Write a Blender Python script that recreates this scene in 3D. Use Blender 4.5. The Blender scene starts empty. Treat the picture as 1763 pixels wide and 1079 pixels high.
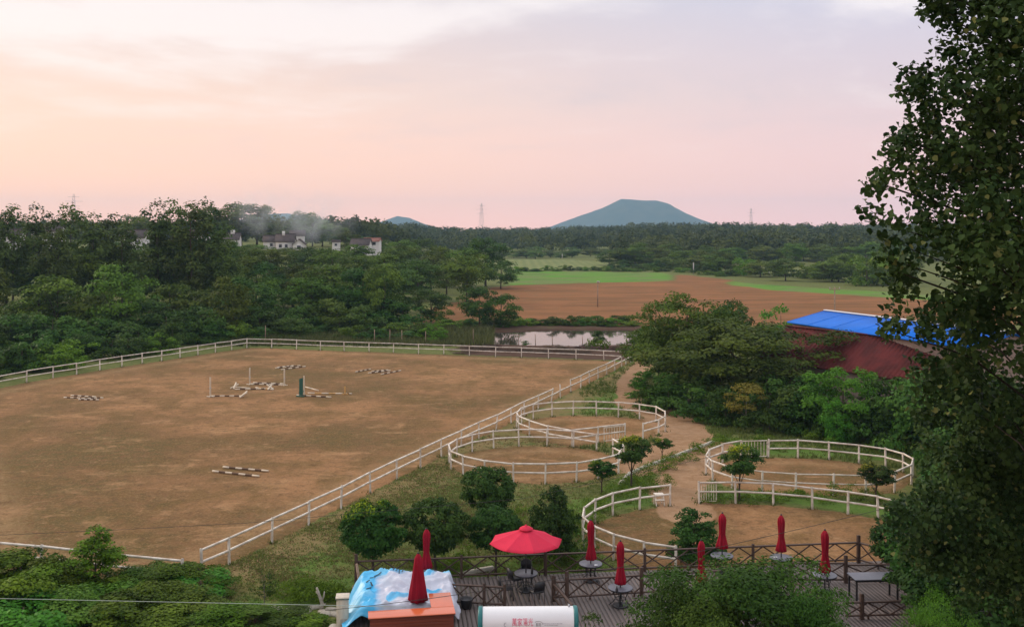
import bpy, math, random
import numpy as np
from mathutils import Vector, Matrix

sc = bpy.context.scene
COL = sc.collection
R = math.radians
random.seed(7)

# ------------------------------------------------------------------ camera
F, CX, HY, CH = 1704.0, 881.5, 395.0, 15.0
cam_d = bpy.data.cameras.new('camera')
cam = bpy.data.objects.new('camera', cam_d)
COL.objects.link(cam)
cam.location = (0, 0, CH)
cam.rotation_euler = (R(90), 0, 0)
cam_d.sensor_fit = 'HORIZONTAL'
cam_d.sensor_width = 36
cam_d.lens = 36 * F / 1763
cam_d.shift_y = -(539.5 - HY) / 1763
cam_d.clip_start = 0.5
cam_d.clip_end = 12000
sc.camera = cam

# ------------------------------------------------------------------ sky and sun
SUN_AZ, SUN_EL = R(-62), R(24)          # azimuth from +Y, negative = towards -X (the sunset side)
sun_dir = Vector((math.sin(SUN_AZ) * math.cos(SUN_EL), math.cos(SUN_AZ) * math.cos(SUN_EL), math.sin(SUN_EL)))
w = bpy.data.worlds.new('World')
sc.world = w
w.use_nodes = True
nt = w.node_tree
nt.nodes.clear()


class NT:
    """small node-tree helper"""
    def __init__(self, tree):
        self.t = tree

    def n(self, kind, **kw):
        nd = self.t.nodes.new(kind)
        for k, v in kw.items():
            setattr(nd, k, v)
        return nd

    def put(self, sock, v):
        if isinstance(v, bpy.types.NodeSocket):
            self.t.links.new(v, sock)
        else:
            try:
                sock.default_value = v
            except Exception:
                sock.default_value = (*v, 1.0) if len(v) == 3 else v

    def math(self, op, a, b=None, c=None, clamp=False):
        nd = self.n('ShaderNodeMath', operation=op, use_clamp=clamp)
        self.put(nd.inputs[0], a)
        if b is not None:
            self.put(nd.inputs[1], b)
        if c is not None:
            self.put(nd.inputs[2], c)
        return nd.outputs[0]

    def mix(self, f, a, b, mode='MIX'):
        nd = self.n('ShaderNodeMix', data_type='RGBA', blend_type=mode)
        self.put(nd.inputs[0], f)
        self.put(nd.inputs[6], a)
        self.put(nd.inputs[7], b)
        return nd.outputs[2]

    def ss(self, v, lo, hi, a=0.0, b=1.0):
        nd = self.n('ShaderNodeMapRange', interpolation_type='SMOOTHSTEP')
        self.put(nd.inputs[0], v)
        for i, x in enumerate((lo, hi, a, b)):
            self.put(nd.inputs[i + 1], x)
        return nd.outputs[0]

    def noise(self, vec, scale, detail=4, rough=0.55, dist=0.0):
        nd = self.n('ShaderNodeTexNoise')
        if vec is not None:
            self.put(nd.inputs['Vector'], vec)
        nd.inputs['Scale'].default_value = scale
        nd.inputs['Detail'].default_value = detail
        nd.inputs['Roughness'].default_value = rough
        nd.inputs['Distortion'].default_value = dist
        return nd.outputs[0]

    def attr(self, name):
        return self.n('ShaderNodeAttribute', attribute_name=name).outputs['Fac']

    def ramp(self, f, stops):
        nd = self.n('ShaderNodeValToRGB')
        cr = nd.color_ramp
        while len(cr.elements) < len(stops):
            cr.elements.new(0.5)
        for e, (p, c) in zip(cr.elements, stops):
            e.position = p
            e.color = (*c, 1)
        self.put(nd.inputs[0], f)
        return nd.outputs[0]


g = NT(nt)
co = g.n('ShaderNodeTexCoord').outputs['Generated']
nrm = g.n('ShaderNodeVectorMath', operation='NORMALIZE')
g.put(nrm.inputs[0], co)
sep = g.n('ShaderNodeSeparateXYZ')
g.put(sep.inputs[0], nrm.outputs[0])
dx, dy, dz = sep.outputs
elev = g.math('MAXIMUM', dz, 0.0)
# side towards the sunset: 1 there, 0 away from it
az = g.math('ADD', g.math('MULTIPLY', dx, math.sin(SUN_AZ)), g.math('MULTIPLY', dy, math.cos(SUN_AZ)))
west = g.ss(az, 0.0, 0.92)
warm = g.ramp(elev, [(0.0, (1.30, .60, .38)), (0.05, (1.04, .59, .39)), (0.13, (.86, .60, .46)), (0.23, (.64, .54, .51)), (0.5, (.82, .80, .83)), (1.0, (1.02, 1.03, 1.08))])
cool = g.ramp(elev, [(0.0, (1.08, .57, .52)), (0.05, (.84, .52, .50)), (0.13, (.64, .51, .54)), (0.23, (.51, .51, .62)), (0.5, (.78, .79, .87)), (1.0, (1.02, 1.03, 1.08))])
veil = g.mix(west, cool, warm)
den = g.math('ADD', elev, 0.09)
cmb = g.n('ShaderNodeCombineXYZ')
g.put(cmb.inputs[0], g.math('DIVIDE', dx, den))
g.put(cmb.inputs[1], g.math('DIVIDE', dy, den))
g.put(cmb.inputs[2], 1.7)
c1 = g.noise(cmb.outputs[0], 0.55, 5, 0.5, 0.6)
c2 = g.noise(cmb.outputs[0], 1.6, 5, 0.6, 0.3)
cl = g.math('ADD', g.math('MULTIPLY', c1, 0.75), g.math('MULTIPLY', c2, 0.25))
hi = g.math('MULTIPLY', g.ss(cl, 0.50, 0.64), g.ss(elev, 0.05, 0.17))
lo = g.math('MULTIPLY', g.ss(cl, 0.50, 0.34), g.ss(elev, 0.04, 0.16))
veil = g.mix(g.math('MULTIPLY', hi, 0.6), veil, (.92, .84, .80))
veil = g.mix(g.math('MULTIPLY', lo, 0.55), veil, (.52, .46, .50))
sky = g.n('ShaderNodeTexSky')
sky.sky_type = 'NISHITA'
sky.sun_disc = False
sky.sun_elevation = SUN_EL
sky.sun_rotation = SUN_AZ
nish = g.mix(1.0, sky.outputs[0], (.1, .1, .1), 'MULTIPLY')
skycol = g.mix(0.92, nish, veil)
bg = g.n('ShaderNodeBackground')
g.put(bg.inputs[0], skycol)
bg.inputs[1].default_value = 1.0
out = g.n('ShaderNodeOutputWorld')
nt.links.new(bg.outputs[0], out.inputs[0])

sl = bpy.data.lights.new('sun', 'SUN')
sl.energy = 1.4
sl.angle = R(24)
sl.color = (1.0, .80, .64)
so = bpy.data.objects.new('sun', sl)
COL.objects.link(so)
so.rotation_euler = sun_dir.to_track_quat('Z', 'Y').to_euler()
so.location = (-60, 20, 60)

sc.view_settings.view_transform = 'Standard'
sc.view_settings.look = 'None'
sc.view_settings.gamma = 1.0
sc.view_settings.use_curve_mapping = False
sc.view_settings.exposure = 0.45
sc.render.engine = 'CYCLES'
sc.cycles.use_denoising = True
sc.cycles.max_bounces = 6
sc.cycles.diffuse_bounces = 3
sc.cycles.glossy_bounces = 2
sc.cycles.transmission_bounces = 3
sc.cycles.transparent_max_bounces = 6
sc.cycles.volume_bounces = 1
sc.cycles.volume_step_rate = 4.0


# ------------------------------------------------------------------ helpers
def unp(px, py, z=0.0):
    """photo pixel seen at height z -> world point"""
    d = F * (CH - z) / (py - HY)
    return Vector(((px - CX) * d / F, d, z))


def at(px, d, z=0.0):
    return Vector(((px - CX) * d / F, d, z))


def tag(o, label=None, cat=None, group=None, kind=None):
    if label:
        o['label'] = label
    if cat:
        o['category'] = cat
    if group:
        o['group'] = group
    if kind:
        o['kind'] = kind
    return o


def link(name, data, parent=None):
    o = bpy.data.objects.new(name, data)
    COL.objects.link(o)
    if parent is not None:
        o.parent = parent
    return o


def thing(name, label, cat, loc=(0, 0, 0), rotz=0.0, group=None):
    o = link(name, None)
    o.empty_display_size = 0.2
    o.location = loc
    o.rotation_euler = (0, 0, rotz)
    return tag(o, label, cat, group)


def mesh_np(name, verts, faces, mat=None, smooth=False, attrs=None, uv=None):
    """mesh from arrays; faces (n,k) array, or a list of arrays"""
    verts = np.asarray(verts, dtype=np.float32).reshape(-1, 3)
    if isinstance(faces, np.ndarray):
        faces = [faces]
    me = bpy.data.meshes.new(name)
    loops = np.concatenate([f.reshape(-1) for f in faces]).astype(np.int32)
    tot = np.concatenate([np.full(len(f), f.shape[1], dtype=np.int32) for f in faces])
    start = np.concatenate([[0], np.cumsum(tot)[:-1]]).astype(np.int32)
    me.vertices.add(len(verts))
    me.vertices.foreach_set('co', verts.reshape(-1))
    me.loops.add(len(loops))
    me.loops.foreach_set('vertex_index', loops)
    me.polygons.add(len(tot))
    me.polygons.foreach_set('loop_start', start)
    try:
        me.polygons.foreach_set('loop_total', tot)
    except Exception:
        pass
    if smooth:
        me.polygons.foreach_set('use_smooth', np.ones(len(tot), dtype=bool))
    if attrs:
        for k, v in attrs.items():
            a = me.attributes.new(k, 'FLOAT', 'POINT')
            a.data.foreach_set('value', np.asarray(v, dtype=np.float32))
    if mat is not None:
        for m in (mat if isinstance(mat, (list, tuple)) else [mat]):
            me.materials.append(m)
    me.update(calc_edges=True)
    me.validate()
    return me


class MB:
    """collects simple solids into one mesh"""
    def __init__(self):
        self.v, self.q, self.t, self.n = [], [], [], 0
        self.qm = []

    def add(self, v, quads=None, tris=None, mi=0):
        v = np.asarray(v, dtype=float).reshape(-1, 3)
        self.v.append(v)
        if quads is not None and len(quads):
            self.q.append(np.asarray(quads, dtype=int) + self.n)
            self.qm.append(np.full(len(quads), mi))
        if tris is not None and len(tris):
            self.t.append(np.asarray(tris, dtype=int) + self.n)
        self.n += len(v)
        return self

    def box(self, c, s, rz=0.0, mi=0):
        c = np.asarray(c, float)
        s = np.asarray(s, float) / 2
        k = np.array([[-1, -1, -1], [1, -1, -1], [1, 1, -1], [-1, 1, -1], [-1, -1, 1], [1, -1, 1], [1, 1, 1], [-1, 1, 1]], float) * s
        ca, sa = math.cos(rz), math.sin(rz)
        k = np.stack([k[:, 0] * ca - k[:, 1] * sa, k[:, 0] * sa + k[:, 1] * ca, k[:, 2]], 1)
        return self.add(k + c, [[0, 3, 2, 1], [4, 5, 6, 7], [0, 1, 5, 4], [1, 2, 6, 5], [2, 3, 7, 6], [3, 0, 4, 7]], mi=mi)

    def tube(self, pts, rad, sides=8, cap=True, mi=0):
        pts = np.asarray(pts, float)
        rad = np.broadcast_to(np.asarray(rad, float), (len(pts),))
        tan = np.gradient(pts, axis=0)
        tan /= np.linalg.norm(tan, axis=1)[:, None] + 1e-9
        ref = np.array([0, 0, 1.0]) if abs(tan[0, 2]) < 0.9 else np.array([1.0, 0, 0])
        vs = []
        for p, t, r in zip(pts, tan, rad):
            a = np.cross(t, ref)
            a /= np.linalg.norm(a) + 1e-9
            b = np.cross(t, a)
            for k in range(sides):
                th = 2 * math.pi * k / sides
                vs.append(p + r * (math.cos(th) * a + math.sin(th) * b))
        q = []
        for i in range(len(pts) - 1):
            for k in range(sides):
                k2 = (k + 1) % sides
                q.append([i * sides + k, i * sides + k2, (i + 1) * sides + k2, (i + 1) * sides + k])
        base = self.n
        self.add(vs, q, mi=mi)
        if cap:
            e = len(vs)
            self.add([pts[0], pts[-1]])
            t = []
            for k in range(sides):
                k2 = (k + 1) % sides
                t.append([base + e, base + k2, base + k])
                o = base + (len(pts) - 1) * sides
                t.append([base + e + 1, o + k, o + k2])
            self.t.append(np.asarray(t, int))
        return self

    def lathe(self, prof, sides=24, c=(0, 0, 0), wob=None):
        vs, q = [], []
        for i, (r, z) in enumerate(prof):
            for k in range(sides):
                th = 2 * math.pi * k / sides
                rr = r * (wob(th, i) if wob else 1)
                vs.append((c[0] + rr * math.cos(th), c[1] + rr * math.sin(th), c[2] + z))
        for i in range(len(prof) - 1):
            for k in range(sides):
                k2 = (k + 1) % sides
                q.append([i * sides + k, i * sides + k2, (i + 1) * sides + k2, (i + 1) * sides + k])
        return self.add(vs, q)

    def mesh(self, name, mat=None, smooth=False):
        fs = []
        if self.q:
            fs.append(np.concatenate(self.q))
        if self.t:
            fs.append(np.concatenate(self.t))
        me = mesh_np(name, np.concatenate(self.v), fs, mat, smooth)
        if self.qm:
            mi = np.concatenate(self.qm)
            if mi.any():
                full = np.zeros(len(me.polygons), dtype=np.int32)
                full[:len(mi)] = mi
                me.polygons.foreach_set('material_index', full)
        return me

    def obj(self, name, mat, parent=None, smooth=False):
        return link(name, self.mesh(name, mat, smooth), parent)


UNIT = {}


def unit_box(mat):
    if mat.name not in UNIT:
        UNIT[mat.name] = MB().box((0, 0, 0), (1, 1, 1)).mesh('box_' + mat.name, mat)
    return UNIT[mat.name]


def box(name, parent, mat, c, s, rot=None):
    o = link(name, unit_box(mat), parent)
    o.location = c
    o.scale = s
    if rot is not None:
        o.rotation_euler = rot
    return o


def bar(name, parent, mat, a, b, wd, ht, ext=0.0):
    """box running from a to b (local coordinates of the parent), wd across, ht up"""
    a, b = Vector(a), Vector(b)
    d = (b - a)
    L = d.length
    x = d.normalized()
    up = Vector((0, 0, 1)) if abs(x.z) < 0.95 else Vector((0, 1, 0))
    y = up.cross(x).normalized()
    z = x.cross(y)
    o = link(name, unit_box(mat), parent)
    m = Matrix((x, y, z)).transposed().to_4x4()
    m.translation = (a + b) / 2
    o.matrix_basis = m @ Matrix.Diagonal((L + ext, wd, ht, 1))
    return o


def sstep(x, a, b):
    t = np.clip((x - a) / (b - a), 0, 1)
    return t * t * (3 - 2 * t)


_rs = np.random.RandomState(3)
_NG = _rs.rand(256, 256)


def vnoise(x, y):
    """smooth value noise, 0..1"""
    x, y = np.asarray(x, float), np.asarray(y, float)
    xi, yi = np.floor(x).astype(int), np.floor(y).astype(int)
    fx, fy = x - xi, y - yi
    fx, fy = fx * fx * (3 - 2 * fx), fy * fy * (3 - 2 * fy)
    a = _NG[xi % 256, yi % 256]
    b = _NG[(xi + 1) % 256, yi % 256]
    c = _NG[xi % 256, (yi + 1) % 256]
    d = _NG[(xi + 1) % 256, (yi + 1) % 256]
    return a * (1 - fx) * (1 - fy) + b * fx * (1 - fy) + c * (1 - fx) * fy + d * fx * fy


def fbm(x, y, o=4):
    s, a, t = 0, 0.5, 0
    for k in range(o):
        s = s + a * vnoise(x * 2 ** k + 17 * k, y * 2 ** k + 31 * k)
        t += a
        a *= 0.5
    return s / t


def inpoly(x, y, poly):
    r = np.zeros(np.shape(x), bool)
    n = len(poly)
    for i in range(n):
        x1, y1 = poly[i][0], poly[i][1]
        x2, y2 = poly[(i + 1) % n][0], poly[(i + 1) % n][1]
        c = ((y1 > y) != (y2 > y)) & (x < (x2 - x1) * (y - y1) / (y2 - y1 + 1e-12) + x1)
        r ^= c
    return r


def dline(x, y, pts, closed=False):
    best = np.full(np.shape(x), 1e9)
    n = len(pts)
    for i in range(n if closed else n - 1):
        ax, ay = pts[i][0], pts[i][1]
        bx, by = pts[(i + 1) % n][0], pts[(i + 1) % n][1]
        L = (bx - ax) ** 2 + (by - ay) ** 2 + 1e-9
        t = np.clip(((x - ax) * (bx - ax) + (y - ay) * (by - ay)) / L, 0, 1)
        best = np.minimum(best, np.hypot(x - ax - t * (bx - ax), y - ay - t * (by - ay)))
    return best


def soft(x, y, poly, e):
    """1 inside a polygon, 0 outside, ramp of width 2e across its edge"""
    d = dline(x, y, poly, True)
    s = np.where(inpoly(x, y, poly), d, -d)
    return np.clip(0.5 + s / (2 * e), 0, 1)


def ground_z(x, y):
    x, y = np.asarray(x, float), np.asarray(y, float)
    zl = 9.0 * sstep(y, 140, 300) * sstep(-x - 6 - 0.06 * (y - 150), 8, 50)
    zf = 5.5 * sstep(y, 470, 950) + 1.0 * sstep(y, 900, 1300)
    zr = 4.0 * sstep(y, 330, 640) * sstep(x - 40, 0, 110)
    n = (fbm(x / 90, y / 90, 3) - 0.5) * 5 * sstep(y, 260, 600)
    far = (1 - sstep(y, 1500, 2400))
    return np.maximum(zl, 0) * (1 - 0.5 * sstep(y, 420, 800)) + (zf + zr + n) * far + 0.08 * (fbm(x / 6, y / 6, 3) - 0.5)


def gz(x, y):
    return float(ground_z(np.array([x]), np.array([y]))[0])


# ------------------------------------------------------------------ materials
MATS = {}


def mat(name, col, rough=0.7, spec=0.3, var=0.0, scale=5.0, col2=None, bump=0.0, metal=0.0, coords='Object', detail=5, coat=0.0, stretch=None):
    """plain procedural material: two colours mixed by noise, optional bump"""
    m = bpy.data.materials.new(name)
    m.use_nodes = True
    t = m.node_tree
    b = t.nodes['Principled BSDF']
    b.inputs['Roughness'].default_value = rough
    b.inputs['Specular IOR Level'].default_value = spec
    b.inputs['Metallic'].default_value = metal
    b.inputs['Coat Weight'].default_value = coat
    h = NT(t)
    if coords == 'World':
        v = h.n('ShaderNodeNewGeometry').outputs['Position']
    else:
        v = h.n('ShaderNodeTexCoord').outputs['Object']
    if stretch:
        mp = h.n('ShaderNodeMapping')
        h.put(mp.inputs[0], v)
        mp.inputs['Scale'].default_value = stretch
        v = mp.outputs[0]
    nz = h.noise(v, scale, detail, 0.6)
    c2 = col2 or tuple(c * (1 - var) for c in col)
    rnd = h.n('ShaderNodeObjectInfo').outputs['Random']
    c = h.mix(h.ss(nz, 0.38, 0.66), col, c2)
    if var:
        br = h.math('MULTIPLY_ADD', rnd, var * 0.5, 1 - var * 0.25)
        hs = h.n('ShaderNodeHueSaturation')
        h.put(hs.inputs['Value'], br)
        h.put(hs.inputs['Color'], c)
        c = hs.outputs[0]
    h.put(b.inputs['Base Color'], c)
    if bump:
        bn = h.n('ShaderNodeBump')
        bn.inputs['Strength'].default_value = bump
        bn.inputs['Distance'].default_value = 0.02
        h.put(bn.inputs['Height'], nz)
        h.put(b.inputs['Normal'], bn.outputs[0])
    MATS[name] = m
    return m


def leafmat(name, dark, light, tip=None, rough=0.55, trans=0.22, sat=1.0):
    m = bpy.data.materials.new(name)
    m.use_nodes = True
    t = m.node_tree
    b = t.nodes['Principled BSDF']
    h = NT(t)
    tone = h.attr('tone')
    rnd = h.n('ShaderNodeObjectInfo').outputs['Random']
    f = h.math('ADD', h.math('MULTIPLY', tone, 0.8), h.math('MULTIPLY', rnd, 0.3), clamp=True)
    c = h.mix(f, dark, light)
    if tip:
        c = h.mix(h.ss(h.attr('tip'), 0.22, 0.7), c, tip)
    hs = h.n('ShaderNodeHueSaturation')
    h.put(hs.inputs['Hue'], h.math('MULTIPLY_ADD', rnd, 0.055, 0.467))
    hs.inputs['Saturation'].default_value = sat
    h.put(hs.inputs['Value'], h.math('MULTIPLY_ADD', h.math('FRACT', h.math('MULTIPLY', rnd, 7.31)), 0.55, 0.72))
    h.put(hs.inputs['Color'], c)
    c = hs.outputs[0]
    h.put(b.inputs['Base Color'], c)
    b.inputs['Roughness'].default_value = rough
    b.inputs['Specular IOR Level'].default_value = 0.07
    tr = h.n('ShaderNodeBsdfTranslucent')
    h.put(tr.inputs[0], c)
    ms = h.n('ShaderNodeMixShader')
    ms.inputs[0].default_value = trans
    t.links.new(b.outputs[0], ms.inputs[1])
    t.links.new(tr.outputs[0], ms.inputs[2])
    t.links.new(ms.outputs[0], t.nodes['Material Output'].inputs[0])
    return m


M_white = mat('white_fence_paint', (.78, .71, .61), .6, .3, .16, 2.2, (.52, .44, .36), coords='World')
M_bark = mat('bark', (.10, .075, .055), .9, .1, .3, 8.0)
M_bark_dark = mat('dark_bark', (.040, .032, .026), .9, .1, .3, 8.0)
M_bark_pale = mat('pale_bark', (.22, .19, .16), .9, .1, .3, 6.0)
M_rail = mat('dark_stained_timber', (.060, .034, .024), .6, .35, .35, 4.0, (.10, .062, .045), bump=.2)
M_plank = mat('weathered_deck_timber', (.150, .120, .108), .60, .35, .55, 2.2, (.055, .042, .040), bump=.3, stretch=(1, .25, 1))
M_red = mat('red_canvas', (.30, .007, .022), .8, .15, .12, 3.0, bump=.2)
M_pink = mat('bright_red_canvas', (.64, .030, .070), .8, .15, .06, 3.0)
M_black = mat('black_metal', (.022, .020, .022), .45, .5, .2, 6.0)
M_tabletop = mat('grey_table_top', (.125, .125, .15), .35, .4, .15, 7.0)
M_orange = mat('orange_counter_top', (.62, .13, .045), .16, .5, .08, 3.0, coat=.3)
M_cladding = mat('red_brown_cladding', (.24, .055, .028), .45, .4, .3, 4.0, bump=.2, stretch=(.3, 1, 1))
M_cream = mat('cream_render', (.62, .55, .44), .8, .2, .15, 5.0)
M_stone = mat('pale_stone', (.42, .38, .31), .85, .2, .3, 5.0, bump=.4)
M_kerb = mat('kerb_concrete', (.50, .46, .38), .85, .2, .25, 4.0, bump=.2)
M_housewall = mat('white_house_wall', (.72, .69, .66), .8, .2, .08, .8)
M_houseroof = mat('grey_brown_tiles', (.105, .085, .082), .8, .2, .25, 1.2)
M_pinkroof = mat('pink_tiles', (.36, .17, .13), .8, .2, .25, 1.2)
M_window = mat('window_glass', (.05, .055, .06), .12, .6, .0, 1.0)
M_redtile = mat('dark_red_tiles', (.125, .026, .024), .85, .12, .35, .55, (.070, .018, .016), coords='World', bump=.3)
M_blue = mat('blue_sheet_metal', (.004, .150, .66), .6, .15, .06, .5, (.004, .13, .56), coords='World')
M_brickwall = mat('shed_wall', (.30, .22, .18), .85, .2, .2, 2.0)
M_flash = mat('white_flashing', (.65, .66, .68), .5, .4, .05, 3.0)
M_pole_wood = mat('timber_pole', (.34, .24, .17), .85, .2, .3, 4.0)
M_pole_conc = mat('concrete_pole', (.48, .45, .42), .85, .2, .2, 4.0)
M_polewhite = mat('white_pole_paint', (.66, .56, .42), .6, .3, .1, 5.0)
M_polebrown = mat('brown_pole_paint', (.12, .068, .040), .6, .3, .2, 5.0)
M_poleyellow = mat('ochre_pole_paint', (.62, .36, .12), .6, .3, .2, 5.0)
M_green_paint = mat('green_wing_paint', (.030, .12, .085), .6, .3, .2, 5.0)
M_steel = mat('galvanised_steel', (.42, .43, .45), .5, .5, .1, 2.0, metal=.4)
M_tank = mat('white_tank_enamel', (.80, .80, .80), .25, .5, .04, 2.0)
M_teal = mat('teal_end_cap', (.012, .16, .16), .35, .5, .1, 3.0)
M_tube = mat('dark_glass_tube', (.02, .02, .035), .12, .6, .0, 2.0)
M_textred = mat('red_print', (.70, .045, .12), .5, .3)
M_textblack = mat('black_print', (.05, .05, .05), .5, .3)
M_textgrey = mat('grey_print', (.30, .30, .33), .5, .3)
M_cable = mat('pale_cable', (.40, .46, .40), .6, .3)
M_cable_dark = mat('dark_cable', (.05, .045, .04), .6, .3)
M_roofslab = mat('roof_concrete', (.33, .31, .29), .85, .2, .2, 1.0)

L_wood = leafmat('leaves_wood', (.014, .042, .006), (.130, .205, .024))
L_mid = leafmat('leaves_mid', (.030, .062, .010), (.135, .195, .030))
L_far = leafmat('leaves_far', (.018, .042, .010), (.105, .150, .028))
L_dark = leafmat('leaves_dark', (.010, .034, .007), (.075, .145, .020))
L_pop = leafmat('leaves_poplar_far', (.020, .050, .010), (.110, .170, .034))
L_bush = leafmat('leaves_bush', (.012, .048, .004), (.140, .245, .018))
L_bright = leafmat('leaves_bright', (.018, .085, .008), (.085, .24, .022))
L_layer = leafmat('leaves_acacia', (.013, .044, .006), (.105, .172, .020))
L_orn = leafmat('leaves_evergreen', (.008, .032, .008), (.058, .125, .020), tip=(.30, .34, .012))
L_yel = leafmat('leaves_yellow', (.10, .085, .015), (.22, .17, .03))
L_near = leafmat('leaves_near_poplar', (.008, .034, .010), (.058, .125, .030), tip=(.15, .19, .06), rough=.5, trans=.14)
L_brush = leafmat('brush_brown', (.045, .028, .018), (.11, .070, .045), trans=.0)
L_grass = leafmat('grass_blades', (.075, .110, .022), (.17, .20, .055))
L_dry = leafmat('dry_blades', (.17, .13, .055), (.30, .22, .10))
L_crop = leafmat('reed_blades', (.05, .075, .025), (.13, .15, .05))
L_fore = leafmat('leaves_foreground', (.010, .042, .006), (.095, .185, .022))

# ------------------------------------------------------------------ fence lines, read as points on the ground
def ups(lst, z=0.0):
    return [unp(px, py, z) for px, py in lst]


FL = ups([(-112, 692), (-60, 681), (-6, 669), (45.7, 658.8), (91, 651), (132, 644.6), (172, 637.5), (210, 631.5), (245, 626), (278, 621.5), (310, 616.5), (341, 611.5), (371, 607), (399, 603)])
FF = ups([(425, 599), (467.7, 599.6), (510.3, 601.3), (551.5, 603), (592.5, 604.8), (635.3, 606), (677.3, 607.3), (720.7, 609.2), (763.9, 610.5), (808.3, 612.4), (853, 614.1), (897.8, 615.4), (944.5, 617.2), (991.8, 618.9), (1039.7, 621), (1086, 623.6)])
FR = ups([(1077.6, 628.4), (1070, 631.8), (1058.8, 638.4), (1044.6, 646), (1030, 652.3), (1015, 659.8), (999.7, 668), (982.8, 675.8), (964.6, 685), (948.5, 692.5), (926.5, 704.3), (902.6, 716.5), (879.8, 728), (853.8, 741), (824.5, 755), (794, 769.5), (760, 787), (724, 805), (683.6, 825), (637.7, 848), (587, 875), (531.5, 903), (468, 934), (394.7, 971), (348, 992)])
FN = ups([(-60, 974), (70, 986), (185, 998), (313, 1012)])
PEN1 = ups([(1055, 786), (1074, 797), (1064.8, 814.7), (1030, 824), (992.4, 830), (938.7, 832.8), (884, 831.5), (835, 826), (797.5, 817), (776.7, 807.4), (773.4, 796.5), (786.3, 786), (813, 777.5), (850, 771), (893.5, 768), (942, 768), (987, 770.5), (1027.2, 776.5)])
PEN2 = ups([(1106.9, 757), (1133.6, 750), (1145.5, 743.3), (1145, 734), (1129, 725.5), (1101, 721), (1064.6, 717.5), (1027, 715.8), (986.7, 715.4), (950.4, 717.3), (918.2, 721.5), (898, 728), (889, 737), (893, 743), (911.4, 751), (942.6, 761.5), (984.4, 769.5), (1030, 763.5), (1075.7, 757.5)])
PEN3 = ups([(1322.6, 788), (1373.7, 788.3), (1427.6, 791.6), (1479, 797.5), (1525, 804), (1555, 813), (1571.4, 822), (1569, 834), (1540, 848), (1491, 853), (1434.7, 852.3), (1370, 850), (1311.5, 846.4), (1260, 840), (1227, 827), (1215.4, 817), (1221, 805), (1244, 795.5), (1276, 789.6)])
PEN4A = ups([(1153.6, 870.5), (1101, 876.4), (1055, 886.5), (1024.3, 899), (1006, 914), (1004, 931), (1024, 949), (1056, 964), (1110, 979), (1163, 987)])
PEN4B = ups([(1203.6, 866), (1266.5, 866), (1331.5, 869.3), (1398.4, 876), (1459.8, 884.5), (1511.6, 893), (1562, 906)])


def xy(l):
    return [(p.x, p.y) for p in l]


ARENA = xy(FL) + xy(FF) + xy(FR) + xy(FN)[::-1]
PEN4 = xy(PEN4A)[::-1] + xy(PEN4B) + [tuple(unp(1560, 960)[:2]), tuple(unp(1400, 1000)[:2]), tuple(unp(1200, 1000)[:2])]
PATH = [
    (xy(ups([(1116, 618), (1095, 640), (1083, 658), (1080, 675), (1091, 691)])), 1.15),
    (xy(ups([(1091, 691), (1130, 710), (1165, 730), (1182, 748), (1165, 768), (1125, 785), (1090, 800)])), 2.0),
    (xy(ups([(1232, 768), (1205, 784), (1190, 803), (1175, 826), (1165, 850), (1185, 885)])), 1.55),
    (xy(ups([(1182, 748), (1190, 765), (1160, 785), (1100, 812)])), 1.0),
]
SOIL = xy(ups([(690, 557), (840, 496), (884, 491), (1160, 483), (1168, 473), (1250, 481), (1330, 499), (1760, 527), (1760, 560), (1250, 562), (1090, 562), (880, 557), (800, 557)]))
CROP1 = xy(ups([(872, 491), (876, 467), (1150, 470), (1157, 484), (1000, 487)]))
CROP2 = xy(ups([(850, 466), (868, 443), (1040, 451), (1062, 466)]))
STRIP = xy(ups([(1255, 484), (1330, 491), (1760, 516), (1760, 526), (1330, 500), (1250, 490)]))
POND = xy(ups([(742, 572), (800, 569), (862, 571), (960, 567), (1095, 567), (1112, 577), (1092, 590), (1000, 594), (880, 592), (760, 585)]))

# ------------------------------------------------------------------ ground sheet
def axis(lo, hi, step, far_lo, far_hi, gr):
    a = list(np.arange(lo, hi + 1e-6, step))
    s = step
    while a[-1] < far_hi:
        s *= gr
        a.append(a[-1] + s)
    s = step
    b = []
    v = lo
    while v > far_lo:
        s *= gr
        v -= s
        b.append(v)
    return np.array(b[::-1] + a)


gx = axis(-58, 48, 0.55, -3300, 3300, 1.13)
gy = axis(26, 172, 0.5, -60, 5100, 1.045)
X, Y = np.meshgrid(gx, gy)
nx_, ny_ = len(gx), len(gy)
x, y = X.ravel(), Y.ravel()
Z = ground_z(x, y)
pond = soft(x, y, POND, 1.6)
Z = Z - 1.1 * sstep(pond, 0.15, 0.9)
arena_s = soft(x, y, ARENA, 0.7)
pens = [soft(x, y, p, 0.6) for p in (xy(PEN1), xy(PEN2), xy(PEN3), PEN4)]
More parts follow.
